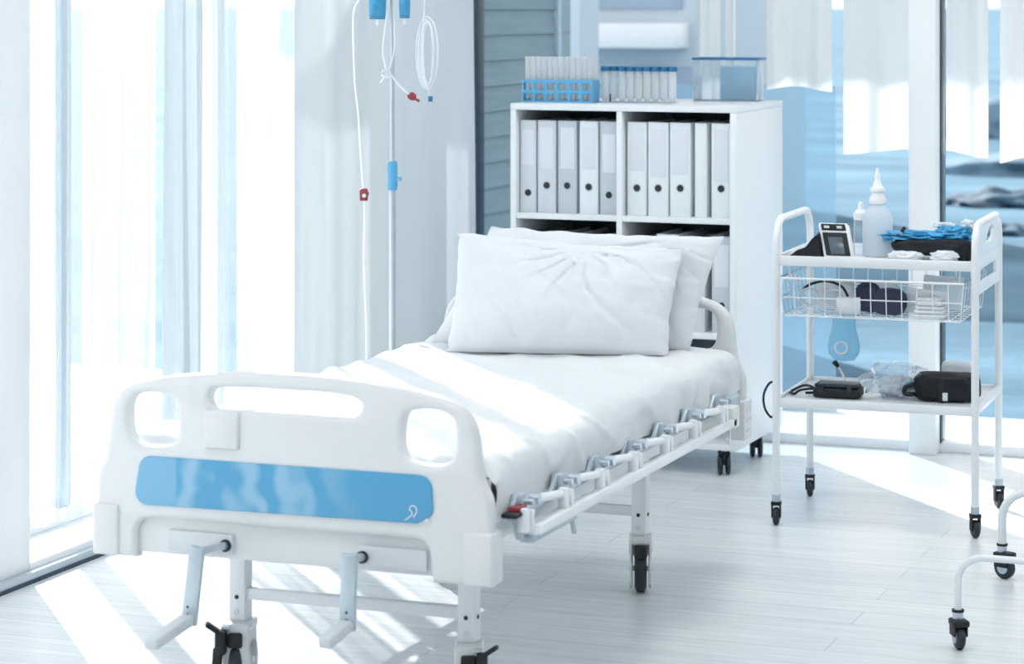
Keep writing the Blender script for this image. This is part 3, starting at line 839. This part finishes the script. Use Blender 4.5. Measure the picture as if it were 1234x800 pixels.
def ivbag(x, w, zb, zt, label, dep):
    t = thing('infusion_bag', label, 'infusion bag', ip(x, 0, dep), R20)
    m = MB()
    def f(s):
        def fn(a, c):
            X = (2*a-1)*w/2*(1-.12*abs(2*c-1)**6); Z = zb+(zt-zb)*c
            th = .016*(max(0, 1-(2*a-1)**2)*max(0, 1-abs(2*c-1)**4))**.5
            return (X, s*th+.001*noise.noise(Vector((a*6, c*6, x*9))), Z)
        return fn
    m.grid('bluebag', f(1), 14, 22); m.grid('bluebag', f(-1), 14, 22); m.build('pouch', t)
    m = MB(); m.tube('tube', [(0, 0, zt), (0, 0, zt+.04), (0, 0, 1.94)], .002, 8); m.cyl('tube', (0, 0, zb-.018), (0, 0, zb), .004, 12); m.build('hanger', t)
ivbag(-.044, .052, 1.505, 1.80, 'blue infusion pouch on the left side of the stand', .012)
ivbag(.037, .034, 1.508, 1.80, 'narrower blue infusion pouch on the right side of the stand', .012)
# drip line hanging left
pts = [ip(*q(*p), .02) for p in [(452, -60), (440, -15), (427, 9), (425, 30), (425.5, 60), (427, 100), (431, 135), (433, 170), (436, 215), (438, 234), (438.5, 270), (438, 320), (440, 370), (441, 425), (441, 600)]]
dl = thing('drip_line', 'thin clear drip line hanging left of the infusion stand', 'tube', (PX, PY, 0))
b = MB(); b.tube('tube', [tuple(Vector(p)-Vector((PX, PY, 0))) for p in catmull(pts, False, 4)], .0026, 8); b.build('tubing', dl)
x_, z_ = q(438, 234); p = Vector(ip(x_, z_, .02))-Vector((PX, PY, 0))
b = MB(); b.box('red', p.x-.012, p.x+.012, p.y-.008, p.y+.008, p.z-.018, p.z+.018, .004, rot=Matrix.Rotation(R20, 4, 'Z'))
b.lathe('red', [(0, -.005), (.013, -.005), (.013, .005), (0, .005)], (p.x+.004, p.y-.006, p.z+.003), 18, Matrix.Rotation(PI/2, 4, 'X'))
b.lathe('plastic', [(0, -.0055), (.006, -.0055), (.006, .0055), (0, .0055)], (p.x+.007, p.y-.009, p.z-.002), 14, Matrix.Rotation(PI/2, 4, 'X'))
lab(b.build('roller_clamp', dl), 'red roller clamp')
# knotted line with red connector
kl = thing('knotted_line', 'knotted clear tube with red connector looped round the stand', 'tube', (PX, PY, 0))
b = MB()
def addline(P, r=.0028, dep=.014, mat='tube'):
    b.tube(mat, [tuple(Vector(ip(*q(*p), dep))-Vector((PX, PY, 0))) for p in catmull(P, False, 5)], r, 8)
addline([(469, -30), (466, 15), (462, 45), (461, 65), (464, 80), (466, 90), (461, 95), (458, 100)], .0035)
addline([(474, -30), (474, 20), (475, 50), (473, 68), (469, 80), (465, 88), (462, 84), (467, 84), (473, 93), (480, 102), (489, 111), (494, 114)])
addline([(459, 88), (464, 83), (469, 86), (470, 92), (464, 93), (459, 90)], .0035)
b.build('tubing', kl)
b = MB(); c0 = Vector(ip(*q(496, 116), .014))-Vector((PX, PY, 0))
b.blob('red', c0, (.014, .008, .012), 3, .3, 2, 1.); b.cyl('red', c0+Vector((.008, 0, -.006)), c0+Vector((.022, .004, -.014)), .004, 10)
lab(b.build('connector', kl), 'red connector')
# coiled tubing
cl = thing('coiled_tubing', 'long loop of coiled clear tubing hanging right of the stand', 'tube', (PX, PY, 0))
b = MB()
for k in range(5):
    P = []
    for j in range(28):
        a = 2*PI*j/28
        x = 514+(13.5-k*1.9)*math.cos(a)+1.2*math.sin(k*2.1); y = 64+(44-k*2.0)*math.sin(a)
        P.append(tuple(Vector(ip(*q(x, y), -.01+.005*k+.004*math.sin(2*a+k)))-Vector((PX, PY, 0))))
    b.tube('tube', P, .0022, 7, closed=True)
addline([(513, -40), (511, 0), (510, 25), (508, 60), (511, 95), (516, 108), (518, 117)], .0024, .016)
b.build('tubing', cl)
b = MB(); c0 = Vector(ip(*q(518, 119), .016))-Vector((PX, PY, 0))
b.cyl('bluecap', c0+Vector((0, 0, -.008)), c0+Vector((0, 0, .008)), .007, 14); lab(b.build('end_cap', cl), 'dark blue end cap')
b = MB(); b.tube('steel', [(0, 0, 1.72), tuple(Vector(ip(*q(500, -66), 0))-Vector((PX, PY, 0))), tuple(Vector(ip(*q(514, -40), 0))-Vector((PX, PY, 0)))], .0028, 8); b.build('hanger', cl)

# ================================================================== TROLLEY
TW, TD = .59, .47
tr = thing('medical_trolley', 'white two-tier medical trolley on casters in front of the back glazing', 'trolley', (.672, 2.775, 0), math.radians(2))
hx, hy = TW/2, TD/2
for sx, nm in ((-1, 'left'), (1, 'right')):
    P = [(-hy, .085), (-hy, .5), (-hy, .80)]+[(-hy+.075-.075*math.cos(math.radians(a)), .832+.075*math.sin(math.radians(a))) for a in range(0, 91, 15)] + \
        [(hy-.075+.075*math.sin(math.radians(a)), .832+.075*math.cos(math.radians(a))) for a in range(0, 91, 15)]+[(hy, .80), (hy, .5), (hy, .085)]
    b = MB(); b.tube('metal_white', [(sx*hx, y, z) for y, z in P], .0115, 16); b.build('leg_frame', tr)
# handle plate on the right end, with two openings
hp = [(-hy, .70), (-hy, .83)]+[(-hy+.075-.075*math.cos(math.radians(a)), .832+.075*math.sin(math.radians(a))) for a in range(15, 91, 15)] + \
     [(hy-.075+.075*math.sin(math.radians(a)), .832+.075*math.cos(math.radians(a))) for a in range(0, 91, 15)]+[(hy, .70)]
h1 = [(-.05, .845), (.07, .845), (.10, .882), (.02, .882)]
h2 = [(-.16, .735), (.15, .735), (.15, .800), (-.16, .800)]
o = plate('end_panel', [hp, catmull(h1, True, 3), h2], .010, .003, 'metal_white', tr, loc=(hx, 0, 0), rot=(PI/2, 0, PI/2))
for z0, z1 in ((.772, .802), (.352, .378)):
    b = MB()
    b.box('metal_white', -hx, hx, -hy, hy, z0+.010, z0+.016, .001)
    for sy in (-1, 1): b.box('metal_white', -hx+.010, hx-.010, sy*hy-.006, sy*hy+.006, z0, z1, .003)
    for sx in (-1, 1): b.box('metal_white', sx*hx-.006, sx*hx+.006, -hy+.010, hy-.010, z0, z1, .003)
    b.build('shelf', tr)
for sx in (-1, 1):
    for sy in (-1, 1):
        c = MB(); r = .026
        c.lathe('tyre', [(0, -.009), (r*.8, -.009), (r, -.005), (r, .005), (r*.8, .009), (0, .009)], (0, 0, r), 24, Matrix.Rotation(PI/2, 4, 'Y'))
        c.box('black', -.014, -.010, -.012, .012, r*.8, .066, .002); c.box('black', .010, .014, -.012, .012, r*.8, .066, .002)
        c.box('black', -.015, .015, -.015, .015, .058, .070, .003); c.cyl('steel_grey', (0, 0, .068), (0, 0, .090), .013, 16)
        c.build('caster', tr, (sx*hx, sy*hy, 0), .3+sx*.2)
def tl(x, y, z):  # trolley-local to world
    a = math.radians(2); return (.672+x*math.cos(a)-y*math.sin(a), 2.775+x*math.sin(a)+y*math.cos(a), z)
TA = math.radians(2)
# wire basket under the upper shelf
bk = thing('wire_basket', 'white wire basket hung under the upper trolley shelf', 'basket', tl(-.02, -.02, .625), TA)
b = MB(); X0, X1, Y0, Y1, H_ = -.262, .285, -.235, .20, .112
for z, e, r in ((0, .012, .0022), (.055, .006, .0018), (H_, 0, .0032)):
    b.tube('metal_white', [(X0+e, Y0+e, z), (X1-e, Y0+e, z), (X1-e, Y1-e, z), (X0+e, Y1-e, z)], r, 8, closed=True)
nx = 12
for i in range(nx+1):
    x = X0+(X1-X0)*i/nx; xe = max(X0+.012, min(X1-.012, x))
    b.tube('metal_white', [(x, Y0, H_), (xe, Y0+.012, 0), (xe, Y1-.012, 0), (x, Y1, H_)], .0017, 6)
for j in range(9):
    y = Y0+(Y1-Y0)*j/8; ye = max(Y0+.012, min(Y1-.012, y))
    b.tube('metal_white', [(X0, y, H_), (X0+.012, ye, 0), (X1-.012, ye, 0), (X1, y, H_)], .0017, 6)
for x in (X0+.02, X1-.02):
    for y in (-.18, .14): b.tube('metal_white', [(x, y, H_), (x, y, .152)], .003, 6)
b.build('wires', bk)
BZ = .630
def bag_item(name, lb, cat, loc, r, mat, seed, rz=0, amp=.3, freq=2.5, flat=None, squ=.75, tilt=0):
    m = MB(); m.blob(mat, (0, 0, r[2]), r, 4, amp, freq, seed, rot=Matrix.Rotation(tilt, 4, 'Y'), flat=flat, squ=squ)
    return tag(m.build(name, loc=loc, rotz=rz, smooth=60), lb, cat)
bag_item('dark_pouch', 'dark plum fabric pouch in the middle of the wire basket', 'pouch', tl(.035, -.18, BZ), (.050, .030, .040), 'plum', 2.2, .05, .12)
bag_item('dark_pouch', 'smaller dark plum pouch lying behind the bigger one in the basket', 'pouch', tl(-.045, -.10, BZ), (.040, .026, .042), 'plum', 4.2, .1, .2)
# safety goggles in the basket
gg = thing('goggles', 'clear goggles with grey frame at the left end of the basket', 'goggles', tl(-.17, -.17, BZ), TA)
b = MB()
for sx in (-1, 1):
    b.tube('plastic2', [(sx*.038+.032*math.cos(a), -.002*abs(math.cos(a)), .045+.024*math.sin(a)) for a in [2*PI*k/20 for k in range(20)]], .004, 8, closed=True)
b.build('frame', gg)
b = MB()
for sx in (-1, 1): b.lathe('clearp', [(0, -.001), (.030, -.001), (.030, .001), (0, .001)], (sx*.038, 0, .045), 20, Matrix.Rotation(PI/2, 4, 'X') @ Matrix.Scale(.8, 4, (0, 1, 0)))
b.build('lens', gg)
b = MB(); b.tube('black', catmull([(-.07, 0, .05), (-.05, .03, .075), (0, .05, .088), (.05, .04, .075), (.075, .01, .05)], False, 5), .004, 8)
lab(b.build('strap', gg), 'black strap')
for i, (x, y, w, h, tz, ty, mt) in enumerate([(-.10, -.05, .10, .075, .2, .35, 'paper'), (-.03, .02, .11, .08, -.1, -.3, 'paper'), (.13, -.13, .12, .08, .1, .35, 'paper'),
                                              (.19, -.06, .10, .09, -.3, -.25, 'clearp'), (.15, .05, .12, .10, .3, .2, 'paper'), (-.20, -.02, .10, .08, .4, -.2, 'clearp')]):
    m = MB()
    def sf(s, w=w, h=h, i=i):
        return lambda a, c: ((2*a-1)*w/2, s*.010*(max(0, 1-(2*a-1)**2)*max(0, 1-(2*c-1)**2))**.6+.006*noise.noise(Vector((a*4, c*4, i*2.))), h*c)
    m.grid(mt, sf(1), 16, 14); m.grid(mt, sf(-1), 16, 14)
    o = m.build('sachet', loc=tl(x, y, BZ), rotz=tz, smooth=60); o.rotation_euler = (ty*.8, ty*.3, tz)
    tag(o, ['white paper sachet behind the goggles in the basket', 'white paper sachet behind the dark pouch in the basket', 'white paper sachet right of the dark pouch in the basket',
            'clear sachet at the right end of the basket', 'tall white sachet at the back right of the basket', 'clear sachet at the back left of the basket'][i], 'sachet')
m = MB()
for k in range(5): m.box('paper', -.045+.002*k, .050-.003*k, -.030, .030, .012*k, .012*k+.011, .005, seg=3)
tag(m.build('folded_towel', loc=tl(.155, -.19, BZ), rotz=TA), 'folded white towel at the front right of the basket', 'towel')
m = MB(); m.cyl('paper', (-.035, 0, .026), (.035, 0, .026), .025, 24); m.cyl('plastic2', (-.036, 0, .026), (.036, 0, .026), .008, 14)
tag(m.build('bandage_roll', loc=tl(-.085, -.20, BZ), rotz=.25), 'white bandage roll at the front of the basket between goggles and dark pouch', 'bandage')
m = MB(); m.box('paper', -.06, .06, -.004, .004, 0, .085, .003); m.box('plastic2', -.045, .02, -.0052, -.0035, .02, .06, .001)
tag(m.build('leaflet', loc=tl(-.15, -.06, BZ), rotz=.1), 'white leaflet standing behind the goggles in the basket', 'leaflet')
# hanging pale blue drip chamber below the basket
hb_ = thing('breathing_bag', 'pale blue plastic bag with ring hanging below the wire basket', 'bag', tl(-.135, -.02, .465), TA)
b = MB(); b.lathe('clearblue', [(.002, 0), (.030, .004), (.046, .022), (.050, .045), (.044, .075), (.036, .105), (.037, .140), (.030, .155), (.010, .160), (.002, .16)], n=28, mat=Matrix.Scale(.7, 4, (0, 1, 0))); b.build('body', hb_)
b = MB(); b.tube('binder_white', [(.018*math.cos(a), -.036, .045+.018*math.sin(a)) for a in [2*PI*k/20 for k in range(20)]], .0035, 8, closed=True); b.build('ring', hb_)
# ---- upper shelf items
UZ = .788
# black cuff
cf = thing('pressure_cuff', 'crumpled black blood pressure cuff at the left of the upper trolley shelf', 'cuff', tl(-.222, -.12, UZ), TA)
m = MB()
cu = [(-.060, 0), (-.035, .020), (-.005, .034), (.020, .062), (.036, .076), (.046, .070), (.050, 0)]
pp = catmull(cu, False, 4)
bb = bmesh.new(); ring = []
for k in range(7):
    y = -.045+.015*k; sc_ = 1-.10*abs(k-3)/3
    ring.append([bb.verts.new((x*sc_+.003*noise.noise(Vector((x*40, k, 0))), y, max(0, z*sc_+.008*noise.noise(Vector((x*30, k*1.3, 3)))))) for x, z in pp])
for A, B in zip(ring, ring[1:]):
    for i in range(len(pp)-1): bb.faces.new((A[i], A[i+1], B[i+1], B[i]))
    bb.faces.new((A[-1], A[0], B[0], B[-1]))
bb.faces.new(ring[0]); bb.faces.new(ring[-1][::-1]); bmesh.ops.recalc_face_normals(bb, faces=bb.faces)
m.merge(bb, 'blackcloth'); m.build('cuff_fabric', cf, smooth=50)
# monitor
mo = thing('pressure_monitor', 'white hand-held monitor with dark screen tilted back on the trolley', 'monitor', tl(-.118, -.17, UZ), TA)
tilt = Matrix.Rotation(math.radians(-16), 4, 'X') @ Matrix(((1, 0, -.24, 0), (0, 1, 0, 0), (0, 0, 1, 0), (0, 0, 0, 1)))
def tb(b, mat, x0, x1, y0, y1, z0, z1, bev):
    b2 = MB(); b2.box(mat, x0, x1, y0, y1, z0, z1, bev, seg=3)
    for f in b2.bm.verts: f.co = tilt @ f.co
    me = bpy.data.meshes.new('t'); b2.bm.to_mesh(me); i = b.mi(mat)
    for p in me.polygons: p.material_index = i
    b.bm.from_mesh(me); bpy.data.meshes.remove(me)
b = MB(); tb(b, 'metal_white', -.046, .046, 0, .032, .002, .112, .008); b.build('housing', mo)
b = MB(); tb(b, 'black', -.037, .037, -.003, .002, .012, .082, .002); tb(b, 'screen', -.022, .022, -.0045, -.002, .016, .068, .001); b.build('screen', mo)
b = MB(); tb(b, 'black', -.037, .037, -.003, .002, .088, .108, .004)
for x in (-.02, .018): tb(b, 'plastic2', x-.008, x+.008, -.0042, -.002, .094, .102, .002)
b.build('key_strip', mo)
b = MB(); tb(b, 'metal_white', -.04, .04, .03, .075, -.012, .03, .01); b.build('back_stand', mo)
# bottles
def bottle(name, lb, loc, s, prof, nozzle, mat='white_bottle'):
    t = thing(name, lb, 'bottle', loc, TA)
    b = MB(); b.lathe(mat, [(r*s, z*s) for r, z in prof], n=32); b.build('body', t)
    b = MB(); b.lathe('metal_white', [(r*s, z*s) for r, z in nozzle], n=24); b.build('nozzle', t)
    return t
bottle('spray_bottle', 'large milky white squeeze bottle with pointed nozzle on the trolley', tl(-.030, -.03, UZ), 1.0,
       [(.001, 0), (.040, 0), (.044, .004), (.045, .01), (.0455, .11), (.043, .125), (.036, .138), (.026, .150), (.022, .158)],
       [(.022, .157), (.0255, .160), (.026, .172), (.021, .184), (.019, .192), (.0225, .198), (.0215, .206), (.015, .212), (.011, .225), (.0085, .232), (.0085, .246), (.006, .250), (.004, .266), (.001, .267)])
bottle('dropper_bottle', 'small clear bottle with white cap left of the large white one', tl(-.085, -.01, UZ), 1.0,
       [(.001, 0), (.020, 0), (.022, .003), (.022, .10), (.020, .106), (.016, .108)], [(.017, .107), (.022, .108), (.0225, .128), (.017, .136), (.010, .140), (.009, .156), (.006, .162), (.001, .163)], 'clearp')
# black kidney tray with gloves
ty_ = thing('black_bag', 'long black padded bag at the right of the upper trolley shelf', 'bag', tl(.140, -.06, UZ), TA)
b = MB(); b.blob('blackcloth', (.0, 0, .038), (.115, .07, .026), 4, .12, 2.4, 1.2, squ=.6); b.blob('blackcloth', (.088, 0, .026), (.030, .055, .036), 4, .12, 2.4, 5.2, squ=.6)
b.build('bag_body', ty_)
m = MB(); m.blob('bluecloth', (0, 0, .014), (.105, .048, .017), 5, .55, 4.5, 3.3, squ=.8, flat=-.014)
tag(m.build('blue_gloves', loc=tl(.10, -.05, UZ+.050), rotz=TA, smooth=60), 'crumpled light blue gloves heaped on the black bag', 'gloves')
m = MB(); m.blob('bluecloth', (0, 0, .014), (.05, .045, .024), 4, .6, 4, 7.3, squ=.8)
tag(m.build('blue_gloves', loc=tl(.20, -.03, UZ+.058), rotz=.3, smooth=60), 'light blue glove beside the trolley end handle', 'gloves')
for i, (x, y, z, r, s) in enumerate([(.165, .0, UZ+.088, (.030, .02, .009), 2.), (.075, -.135, UZ+.002, (.05, .03, .014), 5.), (.19, -.14, UZ+.002, (.038, .026, .016), 8.), (.235, .02, UZ+.085, (.022, .02, .014), 3.)]):
    m = MB(); m.blob('paper', (0, 0, r[2]), r, 4, .35, 3, s, squ=.8)
    tag(m.build('gauze_pad', loc=tl(x, y, z), rotz=TA, smooth=60), ['white gauze lying on the blue gloves', 'white gauze in front of the black bag, left of the two', 'white gauze bundle in front of the black bag, right of the two', 'small white gauze ball by the trolley end handle'][i], 'gauze')
ss = thing('stethoscope', 'black stethoscope with grey tube beside the large white bottle', 'stethoscope', tl(.042, -.09, UZ), TA)
b = MB(); b.tube('steel_grey', catmull([(-.010, 0, .006), (-.012, 0, .04), (-.005, 0, .066), (.015, .01, .075)], False, 5), .0035, 8); b.build('tubing', ss)
b = MB(); b.tube('black', [(-.004, 0, .066), (.006, -.002, .070)], .0065, 10); b.build('earpiece', ss)
b = MB(); b.tube('black', [(.012, 0, .082), (.022, 0, .096)], .0055, 10); b.build('earpiece', ss)
b = MB(); b.cyl('black', (.008, -.01, .002), (.008, -.01, .034), .007, 12); b.build('chest_piece', ss)
# ---- lower shelf items
LZ = .370
db = thing('instrument_box', 'small dark grey instrument case on the lower trolley shelf', 'case', tl(-.135, -.10, LZ), TA)
b = MB(); b.box('black', -.070, .070, -.045, .045, 0, .030, .008, seg=3); b.build('case_bottom', db)
b = MB(); b.box('tyre', -.066, .066, -.042, .042, .031, .042, .005, seg=3); b.box('tyre', -.05, -.035, -.048, -.043, .018, .042, .002); b.box('tyre', .035, .05, -.048, -.043, .018, .042, .002); b.build('case_lid', db)
pr = thing('probe', 'thin white probe with black tip standing behind the dark case', 'probe', tl(-.15, .03, LZ), TA)
b = MB(); b.tube('metal_white', [(.02, 0, .004), (0, 0, .05), (-.012, 0, .07)], .004, 8); b.build('handle', pr)
b = MB(); b.tube('black', [(-.012, 0, .07), (-.026, 0, .088)], [.006, .009], 10); lab(b.build('tip', pr), 'black tip')
m = MB()
m.tube('black', catmull([(-.05, 0, .004), (-.03, -.03, .005), (-.01, -.04, .018), (.03, -.03, .022), (.055, -.02, .006), (.03, .01, .005), (.0, -.01, .006)], False, 6), .004, 8)
m.tube('black', catmull([(-.05, .01, .006), (-.01, .02, .024), (.03, .0, .018), (.06, -.02, .005)], False, 6), .004, 8)
m.box('black', .045, .062, -.026, -.012, .001, .012, .003)
tag(m.build('black_cable', loc=tl(-.235, -.09, LZ), rotz=TA), 'coiled black cable at the left end of the lower trolley shelf', 'cable')
bag_item('plastic_bag', 'crumpled clear plastic bag in the middle of the lower shelf', 'bag', tl(.03, -.05, LZ), (.090, .07, .048), 'clearp', 3.7, .1, .5, 2.6)
m = MB(); m.blob('paper', (0, 0, .03), (.05, .04, .03), 4, .5, 3, 2.); m.blob('blue', (.04, -.03, .035), (.018, .012, .010), 3, .4, 3, 4.)
tag(m.build('dressing_pack', loc=tl(.03, -.04, LZ+.004), rotz=.2, smooth=60), 'white dressing pack with blue spot inside the clear plastic bag', 'dressing pack')
bb_ = thing('black_case', 'black soft case at the right of the lower trolley shelf', 'case', tl(.185, -.05, LZ), TA)
m = MB(); m.blob('blackcloth', (0, 0, .040), (.095, .075, .040), 4, .14, 2., 6.1, squ=.5); m.build('body', bb_, smooth=50)
m = MB(); m.tube('black', catmull([(-.09, -.06, .05), (-.115, -.06, .04), (-.118, -.06, .02), (-.09, -.06, .02)], False, 4), .007, 8)
m.build('carry_loop', bb_)
m = MB(); m.box('black', -.015, .0, -.075, -.066, .0, .075, .003); m.build('strap', bb_)
m = MB(); m.box('metal_white', -.003, .012, -.0775, -.070, .006, .030, .002); lab(m.build('buckle', bb_), 'small white buckle')
m = MB(); m.box('paper', -.055, .055, -.03, .03, 0, .095, .012, seg=3)
tag(m.build('white_box', loc=tl(.20, .09, LZ), rotz=.15), 'white carton behind the black case on the lower shelf', 'box')
# black loop of cable hanging on the trolley's left leg
m = MB(); m.tube('black', [tl(-hx-.012+.001*k, -hy+.0, 0) [:2]+(0,) for k in range(0)] or catmull([tl(-.300, -.226, .425), tl(-.318, -.23, .418), tl(-.333, -.235, .385), tl(-.330, -.235, .345), tl(-.312, -.23, .318), tl(-.302, -.226, .330)], False, 6), .0035, 8)
tag(m.build('hanging_cable'), 'loop of black cable hanging on the left front leg of the trolley', 'cable')

# ================================================================== WHEELED FRAME AT RIGHT EDGE
wf = thing('overbed_table', 'white tubular wheeled table frame cut off by the right edge', 'table', (1.17, 1.65, 0))
def skid(y, x, zt, r, R_, name):
    P = [(x, y, .075), (x, y, zt-R_)]+[(x+R_-R_*math.cos(math.radians(a)), y, zt-R_+R_*math.sin(math.radians(a))) for a in range(10, 91, 10)]+[(x+.30, y, zt), (x+.62, y, zt)]
    b = MB(); b.tube('metal_white', P, r, 16); b.build('foot_tube', wf)
skid(1.256-1.65, .008, .222, .0085, .062, 'a'); skid(2.053-1.65, -.028, .236, .0115, .075, 'b')
b = MB()
b.tube('metal_white', [(.62, -.394, .222), (.62, -.394, .74)], .013, 16); b.tube('metal_white', [(.62, .403, .236), (.62, .403, .74)], .013, 16)
b.tube('metal_white', [(.62, -.394, .23), (.62, .403, .23)], .011, 16); b.build('upright_frame', wf)
b = MB(); b.box('plastic', .52, .95, -.45, .46, .74, .765, .008); b.build('table_top', wf)
for (x, y, a) in ((.008, -.394, .5), (-.028, .403, 1.15), (.60, -.394, .2), (.60, .403, .9)):
    c = MB(); r = .030
    c.lathe('tyre', [(0, -.010), (r*.8, -.010), (r, -.006), (r, .006), (r*.8, .010), (0, .010)], (0, -.008, r), 24, Matrix.Rotation(PI/2, 4, 'Y'))
    for sx in (-1, 1):
        c.lathe('steel_grey', [(0, -.002), (.016, -.002), (.016, .002), (0, .002)], (sx*.011, -.008, r), 18, Matrix.Rotation(PI/2, 4, 'Y'))
        c.box('black', sx*.015-.002, sx*.015+.002, -.026, .016, .032, .068, .002)
    c.box('black', -.020, .020, -.034, .018, .056, .072, .005); c.cyl('steel', (0, 0, .070), (0, 0, .090), .013, 16); c.cyl('black', (0, 0, .088), (0, 0, .094), .015, 16)
    c.build('caster', wf, (x, y, 0), a)

# ================================================================== LIGHT, CAMERA
w = bpy.data.worlds.new('World'); bpy.context.scene.world = w; w.use_nodes = True
nt = w.node_tree; bg = nt.nodes['Background']
tc = nt.nodes.new('ShaderNodeTexCoord'); sx = nt.nodes.new('ShaderNodeSeparateXYZ'); nt.links.new(tc.outputs['Generated'], sx.inputs[0])
rp = nt.nodes.new('ShaderNodeValToRGB'); nt.links.new(sx.outputs[2], rp.inputs[0])
rp.color_ramp.elements[0].position = 0; rp.color_ramp.elements[0].color = (1., .975, .95, 1)
rp.color_ramp.elements[1].position = .6; rp.color_ramp.elements[1].color = (.93, .94, .955, 1)
nt.links.new(rp.outputs[0], bg.inputs[0]); bg.inputs[1].default_value = 1.42
S = bpy.data.lights.new('sun', 'SUN'); S.energy = 8.5; S.angle = math.radians(.6); S.color = (1, .985, .96)
so = bpy.data.objects.new('sun', S); C.objects.link(so)
el = math.radians(32)
d = Vector((.645*math.cos(el), -.763*math.cos(el), -math.sin(el)))
so.rotation_euler = d.to_track_quat('-Z', 'Y').to_euler(); so.location = (-8, 10, 8)

cam = bpy.data.cameras.new('camera'); co = bpy.data.objects.new('camera', cam); C.objects.link(co)
co.location = (2.384, -4.911, 1.55); co.rotation_euler = (PI/2, 0, R20)
cam.sensor_width = 36; cam.lens = 3100/1234*36; cam.shift_y = -395/1234
cam.dof.use_dof = True; cam.dof.focus_distance = 6.9; cam.dof.aperture_fstop = 5.0
bpy.context.scene.camera = co
vs = bpy.context.scene.view_settings
vs.view_transform = 'Standard'; vs.look = 'None'; vs.gamma = 1; vs.exposure = 0.0; vs.use_curve_mapping = False
